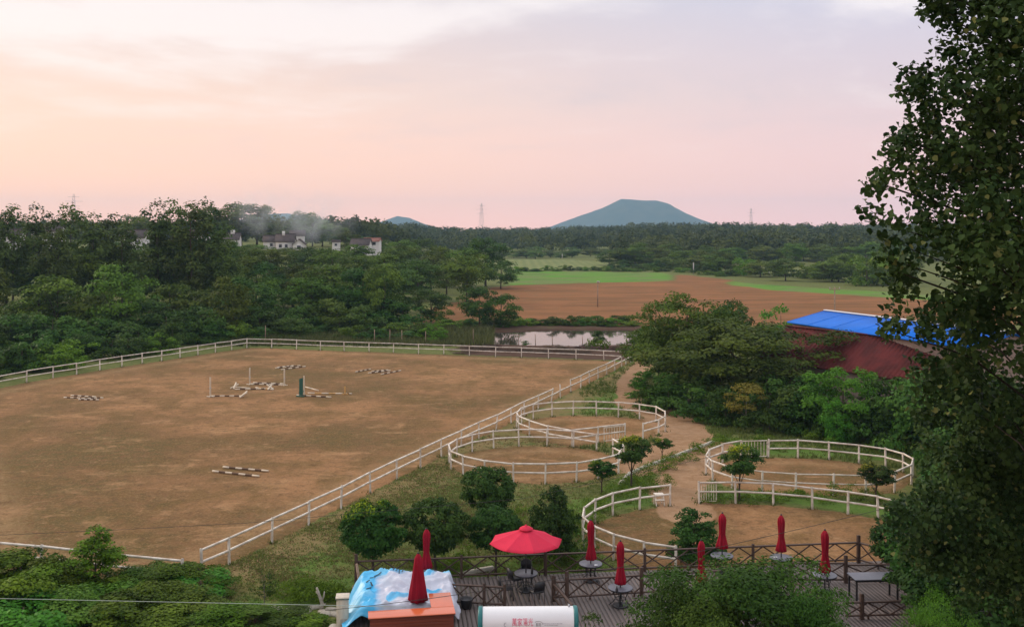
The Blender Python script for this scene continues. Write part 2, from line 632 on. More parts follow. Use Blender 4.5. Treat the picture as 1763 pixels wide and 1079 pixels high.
# a bare ring worn by the horses, thinner grass towards a pen's rail
pen_s = np.max(pens, axis=0)
path_s = np.max([np.clip(1.0 - (dline(x, y, p) - wd * 0.55) / (wd * 0.9), 0, 1) for p, wd in PATH], axis=0)
soil_s = soft(x, y, SOIL, 5.0)
crop_s = np.maximum(soft(x, y, CROP1, 5.0), soft(x, y, STRIP, 4.0) * .9)
crop2_s = soft(x, y, CROP2, 5.0)
dr = dline(x, y, xy(FR))
dry = np.clip(1 - dr / 7.5, 0, 1) * (1 - arena_s) * .8
near_pens = np.min([dline(x, y, xy(p), True) for p in (PEN1, PEN2)], axis=0)
dry = np.maximum(dry, np.clip(1 - near_pens / 3.0, 0, 1) * .6)
near_pens3 = dline(x, y, xy(PEN3), True)
dry = np.maximum(dry, np.clip(1 - near_pens3 / 2.0, 0, 1) * .35)
brush = soft(x, y, xy(ups([(790, 596), (900, 588), (1100, 588), (1100, 622), (1000, 618), (800, 611)])), 2.0)
brush = np.maximum(brush, .6 * soft(x, y, xy(ups([(700, 553), (800, 556), (890, 556), (1120, 559), (1125, 575), (1000, 571), (860, 573), (720, 575)])), 2.0))
lush = np.clip(1 - dline(x, y, xy(ups([(1085, 618), (1062, 650), (1050, 690), (1000, 705)]))) / 5, 0, 1)
for ll, rr_ in (([(1105, 700), (1160, 722), (1215, 755), (1330, 775), (1500, 785)], 3.0), ([(1066, 842), (1085, 822), (1140, 800), (1222, 770)], 2.6), ([(960, 890), (1030, 868), (1100, 860), (1150, 856)], 3.2), ([(1225, 850), (1400, 862), (1520, 880)], 2.2), ([(470, 1030), (640, 1005), (800, 990), (1000, 975)], 3.0), ([(400, 1010), (560, 960)], 3.0)):
    lush = np.maximum(lush, np.clip(1 - dline(x, y, xy(ups(ll))) / rr_, 0, 1) * .85)
d_in = np.where(arena_s > .5, dline(x, y, ARENA, True), 99)
track = np.exp(-((d_in - 2.0) / 1.0) ** 2)
for pn in (xy(PEN1), xy(PEN2), xy(PEN3)):
    d_p = np.where(inpoly(x, y, pn), dline(x, y, pn, True), 99)
    track = np.maximum(track, np.exp(-((d_p - 1.3) / .6) ** 2))
attrs = dict(track=track, dirt=np.maximum(arena_s, pen_s * .98), path=path_s, soil=soil_s, crop=crop_s, crop_b=crop2_s, dry=dry, brush=brush, pond=pond, lush=lush, arena=arena_s)

idx = np.arange(nx_ * ny_).reshape(ny_, nx_)
quads = np.stack([idx[:-1, :-1], idx[:-1, 1:], idx[1:, 1:], idx[1:, :-1]], -1).reshape(-1, 4)
cx, cy = x[quads].mean(1), y[quads].mean(1)
cls = np.zeros(len(quads), int)
fm = lambda a: a[quads].mean(1)
cls[fm(path_s) > .5] = 6
cls[fm(soil_s) > .5] = 7
cls[fm(crop_s) > .5] = 8
cls[fm(crop2_s) > .5] = 9
for k, p in enumerate(pens):
    cls[fm(p) > .5] = 2 + k
cls[fm(arena_s) > .5] = 1

m = bpy.data.materials.new('ground_earth_and_grass')
m.use_nodes = True
h = NT(m.node_tree)
bs = m.node_tree.nodes['Principled BSDF']
pos = h.n('ShaderNodeNewGeometry').outputs['Position']
n_big = h.noise(pos, .055, 4, .55)
n_mid = h.noise(pos, .28, 5, .62, .4)
n_fine = h.noise(pos, 1.7, 6, .68)
n_grit = h.noise(pos, 7.0, 5, .7)
mp = h.n('ShaderNodeMapping')
h.put(mp.inputs[0], pos)
mp.inputs['Rotation'].default_value = (0, 0, R(-8))
mp.inputs['Scale'].default_value = (.55, 1.0, 1.0)
n_str = h.noise(mp.outputs[0], .42, 7, .68, .8)


def edge(a, amt=.8, lo=.42, hi=.58):
    """attribute edge broken up by noise"""
    e = h.math('ADD', h.attr(a), h.math('MULTIPLY', h.math('SUBTRACT', n_fine, .5), amt))
    e = h.math('ADD', e, h.math('MULTIPLY', h.math('SUBTRACT', n_mid, .5), amt * .7))
    return h.ss(e, lo, hi)


def edge_far(a, amt=1.2, lo=.38, hi=.62):
    """ragged margin for the big fields"""
    e = h.math('ADD', h.attr(a), h.math('MULTIPLY', h.math('SUBTRACT', n_fld, .5), amt))
    return h.ss(e, lo, hi)


mpe = h.n('ShaderNodeMapping')
h.put(mpe.inputs[0], pos)
mpe.inputs['Scale'].default_value = (.5, 1.0, 1.0)
n_fld = h.noise(mpe.outputs[0], .13, 6, .65, .5)
grass = h.mix(h.ss(n_fine, .35, .68), (.085, .112, .024), (.165, .165, .052))
grass = h.mix(h.math('MULTIPLY', h.ss(n_mid, .45, .7), .5), grass, (.060, .095, .016))
grass = h.mix(edge('lush', .6), grass, h.mix(n_fine, (.060, .135, .014), (.115, .180, .034)))
grass = h.mix(h.math('MULTIPLY', h.ss(n_grit, .48, .70), .55), grass, (.19, .18, .07))
grass = h.mix(h.math('MULTIPLY', h.ss(n_grit, .45, .28), .6), grass, (.035, .055, .012))
dryc = h.mix(h.ss(n_fine, .35, .65), (.280, .190, .090), (.190, .145, .055))
dryc = h.mix(h.math('MULTIPLY', h.ss(n_mid, .42, .62), .8), dryc, (.135, .125, .034))
dryc = h.mix(h.math('MULTIPLY', h.ss(n_grit, .46, .30), .55), dryc, (.075, .062, .022))
dryc = h.mix(h.math('MULTIPLY', h.ss(n_grit, .52, .70), .45), dryc, (.34, .25, .13))
base = h.mix(edge('dry', 1.3, .30, .62), grass, dryc)
# trodden earth of the arena and the pens
dirt = h.mix(h.ss(n_big, .38, .60), (.315, .165, .072), (.172, .092, .038))
dirt = h.mix(h.math('MULTIPLY', h.ss(n_mid, .40, .66), .75), dirt, (.135, .085, .026))
dirt = h.mix(h.math('MULTIPLY', h.ss(n_str, .52, .70), .75), dirt, (.420, .240, .115))
dirt = h.mix(h.math('MULTIPLY', h.ss(n_fine, .48, .70), .70), dirt, (.105, .060, .026))
dirt = h.mix(h.math('MULTIPLY', h.math('MULTIPLY', h.ss(n_big, .46, .62), h.ss(n_fine, .38, .56)), .6), dirt, (.110, .090, .028))
dirt = h.mix(h.math('MULTIPLY', h.ss(n_grit, .50, .70), .55), dirt, (.40, .24, .12))
dirt = h.mix(h.math('MULTIPLY', h.attr('track'), h.math('MULTIPLY', h.ss(n_fine, .3, .6), .55)), dirt, (.40, .245, .12))
n_spot = h.noise(pos, .95, 6, .72, .6)
dirt = h.mix(h.math('MULTIPLY', h.ss(n_spot, .54, .66), .6), dirt, (.125, .072, .030))
dirt = h.mix(h.math('MULTIPLY', h.ss(n_spot, .42, .30), .55), dirt, (.43, .255, .13))
dirt = h.mix(h.math('MULTIPLY', h.ss(n_grit, .46, .30), .6), dirt, (.085, .050, .022))
base = h.mix(edge('dirt'), base, dirt)
pathc = h.mix(h.ss(n_fine, .35, .65), (.370, .225, .125), (.290, .168, .085))
pathc = h.mix(h.math('MULTIPLY', h.ss(n_grit, .46, .30), .5), pathc, (.16, .10, .05))
pathc = h.mix(h.math('MULTIPLY', h.ss(n_mid, .45, .65), .4), pathc, (.42, .27, .16))
base = h.mix(edge('path', .7), base, pathc)
mpf = h.n('ShaderNodeMapping')
h.put(mpf.inputs[0], pos)
mpf.inputs['Scale'].default_value = (.25, 1.0, 1.0)
n_fur = h.noise(mpf.outputs[0], .16, 5, .6)
soil = h.mix(h.ss(n_fur, .35, .65), (.275, .118, .046), (.175, .084, .030))
soil = h.mix(h.math('MULTIPLY', h.ss(n_mid, .5, .72), .5), soil, (.150, .105, .040))
soil = h.mix(h.math('MULTIPLY', h.ss(n_fld, .52, .70), .6), soil, (.120, .062, .026))
soil = h.mix(h.math('MULTIPLY', h.ss(n_fld, .42, .28), .5), soil, (.31, .155, .075))
base = h.mix(edge_far('soil'), base, soil)
crop = h.mix(h.ss(n_fur, .35, .65), (.090, .235, .020), (.135, .215, .040))
crop = h.mix(h.math('MULTIPLY', h.ss(n_big, .45, .6), .7), crop, (.150, .170, .060))
crop = h.mix(h.math('MULTIPLY', h.ss(n_fld, .50, .68), .6), crop, (.060, .120, .022))
base = h.mix(edge_far('crop'), base, crop)
wv = h.n('ShaderNodeTexWave', wave_type='BANDS')
h.put(wv.inputs['Vector'], pos)
wv.inputs['Scale'].default_value = .09
wv.inputs['Distortion'].default_value = 2.0
cropb = h.mix(wv.outputs['Fac'], (.185, .205, .070), (.145, .175, .058))
cropb = h.mix(h.math('MULTIPLY', h.ss(n_fld, .50, .68), .5), cropb, (.085, .125, .035))
base = h.mix(edge_far('crop_b'), base, cropb)
base = h.mix(edge('brush', .6), base, h.mix(n_fine, (.050, .028, .018), (.11, .060, .038)))
base = h.mix(edge('pond', .3), base, (.07, .05, .035))
h.put(bs.inputs['Base Color'], base)
bs.inputs['Roughness'].default_value = .95
bs.inputs['Specular IOR Level'].default_value = .12
bn = h.n('ShaderNodeBump')
bn.inputs['Strength'].default_value = .8
bn.inputs['Distance'].default_value = .2
h.put(bn.inputs['Height'], h.math('ADD', n_fine, h.math('MULTIPLY', n_grit, .35)))
h.put(bs.inputs['Normal'], bn.outputs[0])
M_ground = m

GN = {0: ('ground', 'green and dry grass ground around the arena and fields'),
      1: ('arena_ground', 'trodden brown earth of the big riding arena'),
      2: ('pen_ground', 'bare earth inside the round pen beside the arena rail'),
      3: ('pen_ground', 'bare earth inside the round pen behind, near the path'),
      4: ('pen_ground', 'bare earth inside the oval pen under the dark shrubs'),
      5: ('pen_ground', 'bare earth inside the open pen behind the deck'),
      6: ('path', 'winding bare earth path past the pens'),
      7: ('field', 'ploughed red brown field beyond the pond'),
      8: ('field', 'bright green crop field beyond the ploughed one'),
      9: ('field', 'pale yellow green field below the wooded hill')}
P3 = np.stack([x, y, Z], 1)
for k, (nm, lb) in GN.items():
    q = quads[cls == k]
    if not len(q):
        continue
    u, inv = np.unique(q, return_inverse=True)
    me = mesh_np(nm, P3[u], inv.reshape(-1, 4), M_ground, True, {a: v[u] for a, v in attrs.items()})
    tag(link(nm, me), lb, None, None, 'structure')

# pond water
mw = bpy.data.materials.new('pond_water')
mw.use_nodes = True
hw = NT(mw.node_tree)
bw = mw.node_tree.nodes['Principled BSDF']
bw.inputs['Base Color'].default_value = (.055, .045, .032, 1)
bw.inputs['Roughness'].default_value = .06
bw.inputs['Specular IOR Level'].default_value = .5
bnw = hw.n('ShaderNodeBump')
bnw.inputs['Strength'].default_value = .012
hw.put(bnw.inputs['Height'], hw.noise(hw.n('ShaderNodeNewGeometry').outputs['Position'], 1.2, 3, .5))
hw.put(bw.inputs['Normal'], bnw.outputs[0])
pz = -0.16
xs_, ys_ = [p[0] for p in POND], [p[1] for p in POND]
me = mesh_np('pond_water', [(min(xs_) - 2, min(ys_) - 2, pz), (max(xs_) + 2, min(ys_) - 2, pz), (max(xs_) + 2, max(ys_) + 2, pz), (min(xs_) - 2, max(ys_) + 2, pz)], np.array([[0, 1, 2, 3]]), mw)
tag(link('pond_water', me), 'still pond reflecting the pale sky behind the arena', None, None, 'structure')

# far mountains
M_mtn = mat('wooded_mountain', (.035, .062, .055), .95, .1, .0, .012, (.060, .078, .062), coords='World')


def mountain(px0, px1, py_top, d, prof, label, depth=420):
    x0, x1 = (px0 - CX) * d / F, (px1 - CX) * d / F
    H = CH + (HY - py_top) * d / F
    n, k = 120, 50
    u = np.linspace(0, 1, n)
    v = np.linspace(-1, 1, k)
    U, V = np.meshgrid(u, v)
    hgt = np.interp(U, [p[0] for p in prof], [p[1] for p in prof])
    rid = np.clip(1 - np.abs(V) ** 1.5, 0, 1)
    zz = H * hgt * rid + (fbm(U * 14 + px0, V * 9, 4) - .5) * 9 * np.sqrt(np.clip(hgt * rid, 0, 1)) - 6
    xx = x0 + (x1 - x0) * U
    yy = d + depth * V
    id_ = np.arange(n * k).reshape(k, n)
    q = np.stack([id_[:-1, :-1], id_[:-1, 1:], id_[1:, 1:], id_[1:, :-1]], -1).reshape(-1, 4)
    o = link('mountain', mesh_np('mountain', np.stack([xx, yy, zz], -1).reshape(-1, 3), q, M_mtn, True))
    tag(o, label, None, None, 'structure')


mountain(880, 1290, 341, 4500, [(0, 0), (.16, .20), (.23, .38), (.29, .54), (.38, .75), (.415, .85), (.46, 1), (.5, .985), (.566, .95), (.61, .965), (.66, .88), (.72, .64), (.79, .43), (.854, .27), (1, 0)], 'flat topped blue mountain on the horizon')
mountain(590, 790, 369, 4600, [(0, 0), (.2, .35), (.38, .75), (.47, 1), (.56, .9), (.72, .5), (.88, .2), (1, 0)], 'small rounded blue hill on the horizon')
mountain(340, 640, 365, 4650, [(0, 0), (.2, .6), (.38, .95), (.52, 1), (.68, .8), (.85, .45), (1, 0)], 'low blue hill behind the village trees')

# ------------------------------------------------------------------ foliage
PROF = {
    'round': lambda h: np.sqrt(np.clip(1 - (2 * h - 1) ** 2, 0, 1)),
    'dome': lambda h: np.sqrt(np.clip(1 - h ** 2.2, 0, 1)) * (0.86 + .14 * np.clip(h * 5, 0, 1)),
    'poplar': lambda h: np.clip(h, 0, 1) ** .45 * np.clip(1 - h, 0, 1) ** .55 * 1.42,
    'spread': lambda h: np.clip(h * 1.6, 0, 1) ** .7 * np.sqrt(np.clip(1.02 - h ** 2.6, 0, 1)),
    'upright': lambda h: np.clip(h * 3, 0, 1) ** .5 * np.clip(1.02 - h, 0, 1) ** .38,
}


def leaves(centres, crs, n, size, seed, flat=.75, core=None, aspect=.6, jit=.55, up=.35, tipz=None):
    """n leaf faces spread over clumps; returns vertices, quads and the tone of each vertex"""
    rs = np.random.RandomState(seed)
    centres = np.asarray(centres, float)
    crs = np.asarray(crs, float)
    wgt = crs ** 2
    k = rs.choice(len(centres), n, p=wgt / wgt.sum())
    d = rs.normal(size=(n, 3))
    d /= np.linalg.norm(d, axis=1)[:, None]
    d[:, 2] = np.where(d[:, 2] < -.3, -d[:, 2] * .6, d[:, 2])
    rad = crs[k] * (0.45 + 0.6 * rs.rand(n) ** .6)
    p = centres[k] + d * rad[:, None] * np.array([1, 1, flat])
    nn = d * .8 + rs.normal(size=(n, 3)) * jit
    nn[:, 2] += up
    if core is not None:
        o = p - np.asarray(core)
        o /= np.linalg.norm(o, axis=1)[:, None] + 1e-6
        nn += o * .5
    nn /= np.linalg.norm(nn, axis=1)[:, None]
    t = np.cross(nn, rs.normal(size=(n, 3)))
    t /= np.linalg.norm(t, axis=1)[:, None] + 1e-9
    b = np.cross(nn, t)
    L = size * (0.65 + .7 * rs.rand(n))[:, None]
    v = np.stack([p - t * L * .5, p + b * L * aspect * .5 - t * L * .05, p + t * L * .5, p - b * L * aspect * .5 - t * L * .05], 1).reshape(-1, 3)
    f = np.arange(4 * n).reshape(n, 4)
    ct = rs.rand(len(centres))
    tone = np.clip(.55 * ct[k] + .45 * rs.rand(n), 0, 1)
    at_ = {'tone': np.repeat(tone, 4)}
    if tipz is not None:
        # leaf colour turns yellower towards one upper side of the crown
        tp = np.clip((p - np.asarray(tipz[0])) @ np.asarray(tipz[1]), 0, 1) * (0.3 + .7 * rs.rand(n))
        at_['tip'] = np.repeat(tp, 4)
    return v, f, at_


def clumps(seed, rx, ry, h, z0, n, cr, prof, hollow=.55, jx=.12):
    rs = np.random.RandomState(seed)
    fn = PROF[prof]
    hh = rs.rand(n * 6)
    keep = rs.rand(n * 6) < fn(hh) ** 1.2 + .08
    hh = hh[keep][:n]
    n = len(hh)
    th = rs.rand(n) * 2 * math.pi
    lump = 1 + jx * 1.6 * np.sin(3 * th + rs.rand() * 6) * np.cos(4 * hh + rs.rand() * 6)
    rr = fn(hh) * (hollow + (1 - hollow) * rs.rand(n)) ** .7 * (1 + jx * rs.normal(size=n)) * lump
    rr[rs.rand(n) < .22] *= .45
    c = np.stack([rx * rr * np.cos(th), ry * rr * np.sin(th), z0 + hh * h], 1)
    return c, cr * (.6 + .8 * rs.rand(n))


def trunk_mesh(seed, h, r, cents, mat_, nb=6, lean=.03):
    rs = np.random.RandomState(seed + 99)
    mb = MB()
    n = 7
    pts = [(0, 0, -.15)]
    px_, py_ = 0.0, 0.0
    for i in range(1, n):
        px_ += rs.normal() * lean * h / n
        py_ += rs.normal() * lean * h / n
        pts.append((px_, py_, h * i / (n - 1)))
    rad = [r * 1.25] + [r * (1 - .75 * i / (n - 1)) for i in range(1, n)]
    mb.tube(pts, rad, 7)
    ks = rs.choice(len(cents), min(nb, len(cents)), replace=False)
    for k in ks:
        e = np.array(cents[k])
        i = rs.randint(2, n - 1)
        s = np.array(pts[i])
        if e[2] < s[2]:
            s = np.array(pts[2])
        mid = (s + e) / 2 + np.array([0, 0, .08 * h * rs.rand()])
        rr = rad[i] * .55
        mb.tube([s, mid, e], [rr, rr * .6, rr * .2], 5, cap=False)
    return mb.mesh('trunk', mat_, True)


def tree_proto(seed, rx, h, z0, ncl, cr, nleaf, size, prof, lmat, bmat=None, trunk_r=.18, flat=.75, hollow=.55, ry=None, aspect=.6, jx=.12, tip=False, nb=6, up=.35, jit=.55):
    """one kind of tree: (crown mesh, trunk mesh, height, radius)"""
    c, crs = clumps(seed, rx, ry or rx, h - z0 - cr * .4, z0, ncl, cr, prof, hollow, jx)
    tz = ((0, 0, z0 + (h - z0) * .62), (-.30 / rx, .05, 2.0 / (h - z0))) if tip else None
    v, f, a = leaves(c, crs, nleaf, size, seed + 1, flat, (0, 0, z0 + (h - z0) * .45), aspect, jit, up, tz)
    cm = mesh_np('crown', v, f, lmat, False, a)
    tm = trunk_mesh(seed, h * .82, trunk_r, c, bmat or M_bark, nb)
    return cm, tm, h, rx


def plant(proto, name, label, cat, loc, height, width=None, rot=None, group=None, parts=('crown', 'trunk')):
    cm, tm, h0, r0 = proto
    o = thing(name, label, cat, loc, random.uniform(0, 6.28) if rot is None else rot, group)
    sz = height / h0
    sx = (width / 2 / r0) if width else sz
    o.scale = (sx, sx, sz)
    link(parts[0], cm, o)
    link(parts[1], tm, o)
    return o


# kinds that are seen from 90 m and more
K_round = [tree_proto(s, 5.0, 11, 2.2, 60, 1.35, 4200, .50, p, L_wood, trunk_r=.2) for s, p in ((11, 'round'), (12, 'spread'), (13, 'round'))]
K_dark = [tree_proto(s, 4.6, 11, 1.5, 60, 1.3, 4200, .48, 'round', L_dark, trunk_r=.2) for s in (21, 22)]
K_pop = [tree_proto(s, 3.6, 17, 3.0, 75, 1.0, 4600, .46, p, L_pop, trunk_r=.2, flat=1.2, hollow=.45, jx=.22) for s, p in ((31, 'upright'), (32, 'poplar'), (33, 'upright'))]
K_mid = [tree_proto(s, 5.0, 11, 1.0, 60, 1.35, 4200, .52, p, L_mid, trunk_r=.2) for s, p in ((14, 'round'), (15, 'spread'))]
K_bush = [tree_proto(s, 2.2, 3.2, .1, 34, .62, 2400, .26, 'dome', L_bush, trunk_r=.06) for s in (41, 42)]
K_bushd = [tree_proto(s, 2.2, 3.2, .1, 34, .62, 2600, .26, 'dome', L_dark, trunk_r=.06) for s in (43, 44)]
K_bright = [tree_proto(s, 2.2, 3.4, .1, 30, .66, 3000, .22, 'dome', L_bright, trunk_r=.06) for s in (45,)]
K_layer = [tree_proto(s, 6.2, 9.5, 1.2, 120, 1.25, 19000, .30, 'round', L_layer, trunk_r=.2, flat=.62, hollow=.45, jx=.2, nb=10, up=.6) for s in (51, 52)]

NTREE = [0]


def tz(x_, y_):
    return gz(x_, y_) - .05


def wood(px, d, ytop, kinds, label, group, name='broadleaf_tree', cat='tree', width=None, minh=3.0):
    p = at(px, d)
    z = gz(p.x, p.y)
    top = CH - (ytop - HY) * d / F
    hgt = max(minh, top - z)
    k = kinds[NTREE[0] % len(kinds)]
    NTREE[0] += 1
    return plant(k, name, label, cat, (p.x, p.y, z - .05), hgt, width, None, group)


rs = random.Random(5)
# --- the wood behind the arena: three belts
G1 = 'trees of the wood behind the arena'
for px in range(-70, 700, 46):
    j = px + rs.uniform(-14, 14)
    d = (138 if px < 420 else 150) + rs.uniform(-5, 9)
    wood(j, d, rs.uniform(455, 515), K_round + K_dark[:1], 'rounded tree in the front row of the wood behind the arena', G1, width=rs.uniform(6.5, 9.5))
for px in range(-70, 700, 40):
    j = px + rs.uniform(-14, 14)
    d = 172 + rs.uniform(-8, 10)
    yt = rs.uniform(438, 470) if px > 400 else rs.uniform(415, 460)
    wood(j, d, yt, K_dark + K_round, 'dark leafy tree in the middle of the wood behind the arena', G1, width=rs.uniform(8, 11))
for px in range(-70, 800, 36):
    j = px + rs.uniform(-12, 12)
    d = 214 + rs.uniform(-10, 14)
    yt = rs.uniform(424, 446) if px > 400 else rs.uniform(395, 425)
    if px > 700:
        yt += 8
    wood(j, d, yt, K_round + K_dark, 'broadleaf tree at the back of the wood below the village', G1, width=rs.uniform(8, 12))
for px in range(400, 760, 44):
    wood(px + rs.uniform(-12, 12), 262 + rs.uniform(-10, 10), rs.uniform(417, 430), K_round, 'broadleaf tree just below the village houses', G1, width=rs.uniform(8, 11))
# tall poplars that break the skyline
G2 = 'tall poplars on the skyline'
for px, yt, d, wd in ((-20, 352, 160, 8), (22, 350, 165, 7.5), (62, 358, 172, 8), (98, 366, 158, 7), (122, 348, 170, 7), (160, 372, 166, 8), (192, 368, 175, 8.5), (212, 380, 168, 7),
                      (272, 352, 160, 8), (300, 343, 164, 8.5), (330, 344, 160, 9), (356, 350, 168, 8), (385, 388, 160, 7)):
    wood(px, d, yt, K_pop, 'tall feathery poplar breaking the skyline over the wood', G2, 'poplar_tree', 'tree', wd)
for px, yt, d, wd in ((392, 351, 345, 17), (416, 349, 352, 17), (442, 350, 348, 17), (463, 354, 355, 15), (370, 354, 340, 15), (518, 362, 345, 14), (538, 366, 350, 14), (345, 362, 350, 16), (318, 372, 345, 15), (250, 372, 350, 15), (225, 370, 355, 15)):
    wood(px, d, yt, K_mid[:2] + K_pop[:1], 'tall tree standing behind the white village houses', 'tall trees behind the village', 'broadleaf_tree', 'tree', wd * .8)
for px, yt, d, wd in ((596, 396, 330, 10), (652, 412, 318, 9), (480, 398, 345, 14), (555, 392, 350, 14), (620, 405, 360, 12), (690, 412, 330, 12), (720, 408, 345, 14), (575, 385, 380, 14)):
    wood(px, d, yt, K_round + K_dark, 'round tree among the white village houses', 'trees among the village houses', 'broadleaf_tree', 'tree', wd)
# dark pair at the end of the wood next to the green field
for px, yt, d, wd, lb in ((836, 407, 262, 12, 'tall dark tree at the field end of the wood'), (862, 446, 250, 8, 'rounded dark tree closing the wood beside the green field'), (800, 425, 255, 13, 'broad pale green tree near the field end of the wood'), (742, 438, 240, 12, 'feathery lighter green tree in the wood below the far village')):
    wood(px, d, yt, K_dark if 'dark' in lb else K_round, lb, None, width=wd)
# separate trees by the pond
wood(742, 160, 496, K_dark, 'small spreading dark tree on the soil left of the pond', None, width=6.2)
wood(826, 151, 489, K_dark, 'dark bushy tree on the far pond bank with paler top', None, width=6.0)
wood(862, 152, 503, K_dark[::-1], 'lower dark tree leaning over the far pond bank', None, width=5.4)
wood(768, 156, 530, K_bush, 'small pale green shrub between the two pond trees', None, 'shrub', 'shrub', 3.4, 1.5)

# --- shrubs and tall growth between the wood and the white rail
G3 = 'shrubs behind the far white rail'
for px in range(-40, 430, 26):
    j = px + rs.uniform(-9, 9)
    yb = np.interp(j, [-60, 0, 425], [664, 652, 588]) - rs.uniform(2, 14)
    p = unp(j, yb)
    plant(rs.choice(K_bush + K_bush + K_bushd if px < 130 else K_bushd + K_bushd + K_bush), 'shrub', 'leafy shrub growing just behind the sloping white arena rail', 'shrub', (p.x, p.y, gz(p.x, p.y) - .05), rs.uniform(1.8, 3.6), rs.uniform(3.6, 6), None, 'shrubs behind the sloping rail')
for px in range(440, 800, 24):
    j = px + rs.uniform(-8, 8)
    p = unp(j, rs.uniform(566, 588))
    plant(rs.choice(K_bush + K_bushd + K_bushd), 'shrub', 'low shrub in the rough growth behind the far white rail', 'shrub', (p.x, p.y, gz(p.x, p.y) - .05), rs.uniform(1.2, 2.8), rs.uniform(3, 5.5), None, G3)
for px in range(790, 1100, 12):
    p = unp(px + rs.uniform(-6, 6), rs.uniform(556, 563))
    plant(rs.choice(K_bushd + K_bush), 'shrub', 'low weedy shrub on the far bank of the pond', 'shrub', (p.x, p.y, gz(p.x, p.y) - .1), rs.uniform(.9, 1.7), rs.uniform(2.5, 4), None, 'shrubs on the far pond bank')
K_brush = [tree_proto(s, 2.2, 1.6, .0, 40, .5, 1500, .30, 'dome', L_brush, trunk_r=.05, aspect=.22, jit=1.0) for s in (61,)]
for px in range(800, 1090, 19):
    p = unp(px + rs.uniform(-6, 6), rs.uniform(599, 608))
    plant(K_brush[0], 'brush_heap', 'brown heap of cut dry brush between rail and pond', 'brush heap', (p.x, p.y, -.05), rs.uniform(.3, .6), rs.uniform(3, 5), None, 'brush heaps by the pond')
for px, py, hgt, wd in ((1030, 590, 1.7, 2.0), (905, 593, .6, 1.2), (1100, 600, 2.0, 4), (1118, 592, 2.4, 4)):
    p = unp(px, py)
    plant(K_bushd[0], 'shrub', 'dark weed clump against the pale pond water', 'shrub', (p.x, p.y, -.1), hgt, wd, None, 'weeds on the near pond bank')

# undergrowth that closes the foot of the wood
for px in range(-60, 700, 24):
    j = px + rs.uniform(-10, 10)
    d_ = np.interp(j, [-60, 0, 425, 700], [112, 118, 134, 146]) + rs.uniform(-2, 12)
    p = at(j, d_)
    plant(rs.choice(K_bushd), 'shrub', 'dense undergrowth shrub at the foot of the wood', 'shrub', (p.x, p.y, gz(p.x, p.y) - .05), rs.uniform(2.8, 5.0), rs.uniform(6, 9), None, 'undergrowth of the wood')

# --- right hand clump
for px, py, yt, wd, kk, lb in (
        (1182, 668, 503, 11.0, 0, 'tall spreading acacia at the bend of the earth path'),
        (1285, 690, 543, 15.5, 1, 'wide layered acacia in front of the red tiled roof'),
        (1134, 655, 548, 6.0, 1, 'small leaning acacia beside the rail corner'),
        (1365, 672, 592, 7.2, 0, 'low spreading acacia touching the red tiled roof')):
    p = unp(px, py)
    top = CH - (yt - HY) * p.y / F
    plant(K_layer[kk], 'acacia_tree', lb, 'tree', p, top, wd)
for px, d, yt, wd, lb in ((1262, 115, 515, 4.5, 'dark round tree peeping out behind the acacias'), (1345, 120, 527, 6.5, 'bright green tree left of the blue roof'), (1240, 112, 520, 4, 'pale tree half hidden behind the acacia top')):
    wood(px, d, yt, K_bright if 'bright' in lb else K_dark, lb, None, width=wd)
p = unp(1450, 752)
K_big = tree_proto(46, 2.5, 5.2, .4, 70, .62, 8000, .20, 'round', L_bright, trunk_r=.1, jx=.06)
plant(K_big, 'shrub', 'big bright green rounded shrub below the red tiled roof', 'shrub', p, CH - (624 - HY) * p.y / F, 5.4)
p = unp(1440, 765)
plant(K_bright[0], 'shrub', 'small yellow green shrub behind the oval pen', 'shrub', p, CH - (682 - HY) * p.y / F - .2, 2.2)
p = unp(1285, 738)
K_yel = tree_proto(71, 1.4, 3.6, 1.2, 26, .5, 2200, .17, 'round', L_yel, trunk_r=.05, bmat=M_bark_pale)
plant(K_yel, 'small_tree', 'small yellowing tree with a thin pale stem behind the pen gate', 'tree', p, CH - (660 - HY) * p.y / F, 2.9)
G5 = 'dark shrubs bordering the pens'
for px, py, hgt, wd in ((1118, 700, 1.6, 3), (1150, 706, 2.2, 4), (1185, 712, 2.6, 4.5), (1215, 722, 2.4, 4), (1250, 730, 2.8, 4), (1325, 742, 2.8, 4.2), (1355, 740, 3.2, 4.6), (1385, 746, 3.0, 4.2), (1405, 748, 2.2, 3.4),
                        (1505, 762, 2.4, 4), (1530, 762, 3.8, 5.5), (1570, 775, 4.2, 5.5), (1610, 790, 4.6, 6), (1650, 800, 4.8, 6), (1700, 810, 5, 6), (1600, 745, 4.6, 7), (1680, 750, 5.2, 7), (1540, 735, 4.2, 6), (1650, 830, 3.6, 4.2), (1670, 850, 4.0, 4.6), (1690, 870, 4.2, 5), (1750, 850, 5, 6),
                        (1200, 690, 3.2, 5), (1240, 700, 3.6, 5), (1160, 685, 2.6, 4), (1320, 715, 3.6, 5), (1390, 720, 3.4, 5)):
    p = unp(px, py)
    plant(rs.choice(K_bushd), 'shrub', 'dark green shrub in the thicket bordering the round pens', 'shrub', (p.x, p.y, -.05), hgt, wd, None, G5)
for px, py, hgt, wd in ((1103, 668, 1.5, 2.4), (1098, 684, .9, 2.2), (1112, 650, 1.0, 2)):
    p = unp(px, py)
    plant(K_bright[0], 'shrub', 'vivid green low shrub hugging the path bend', 'shrub', (p.x, p.y, -.05), hgt, wd, None, 'vivid shrubs at the path bend')

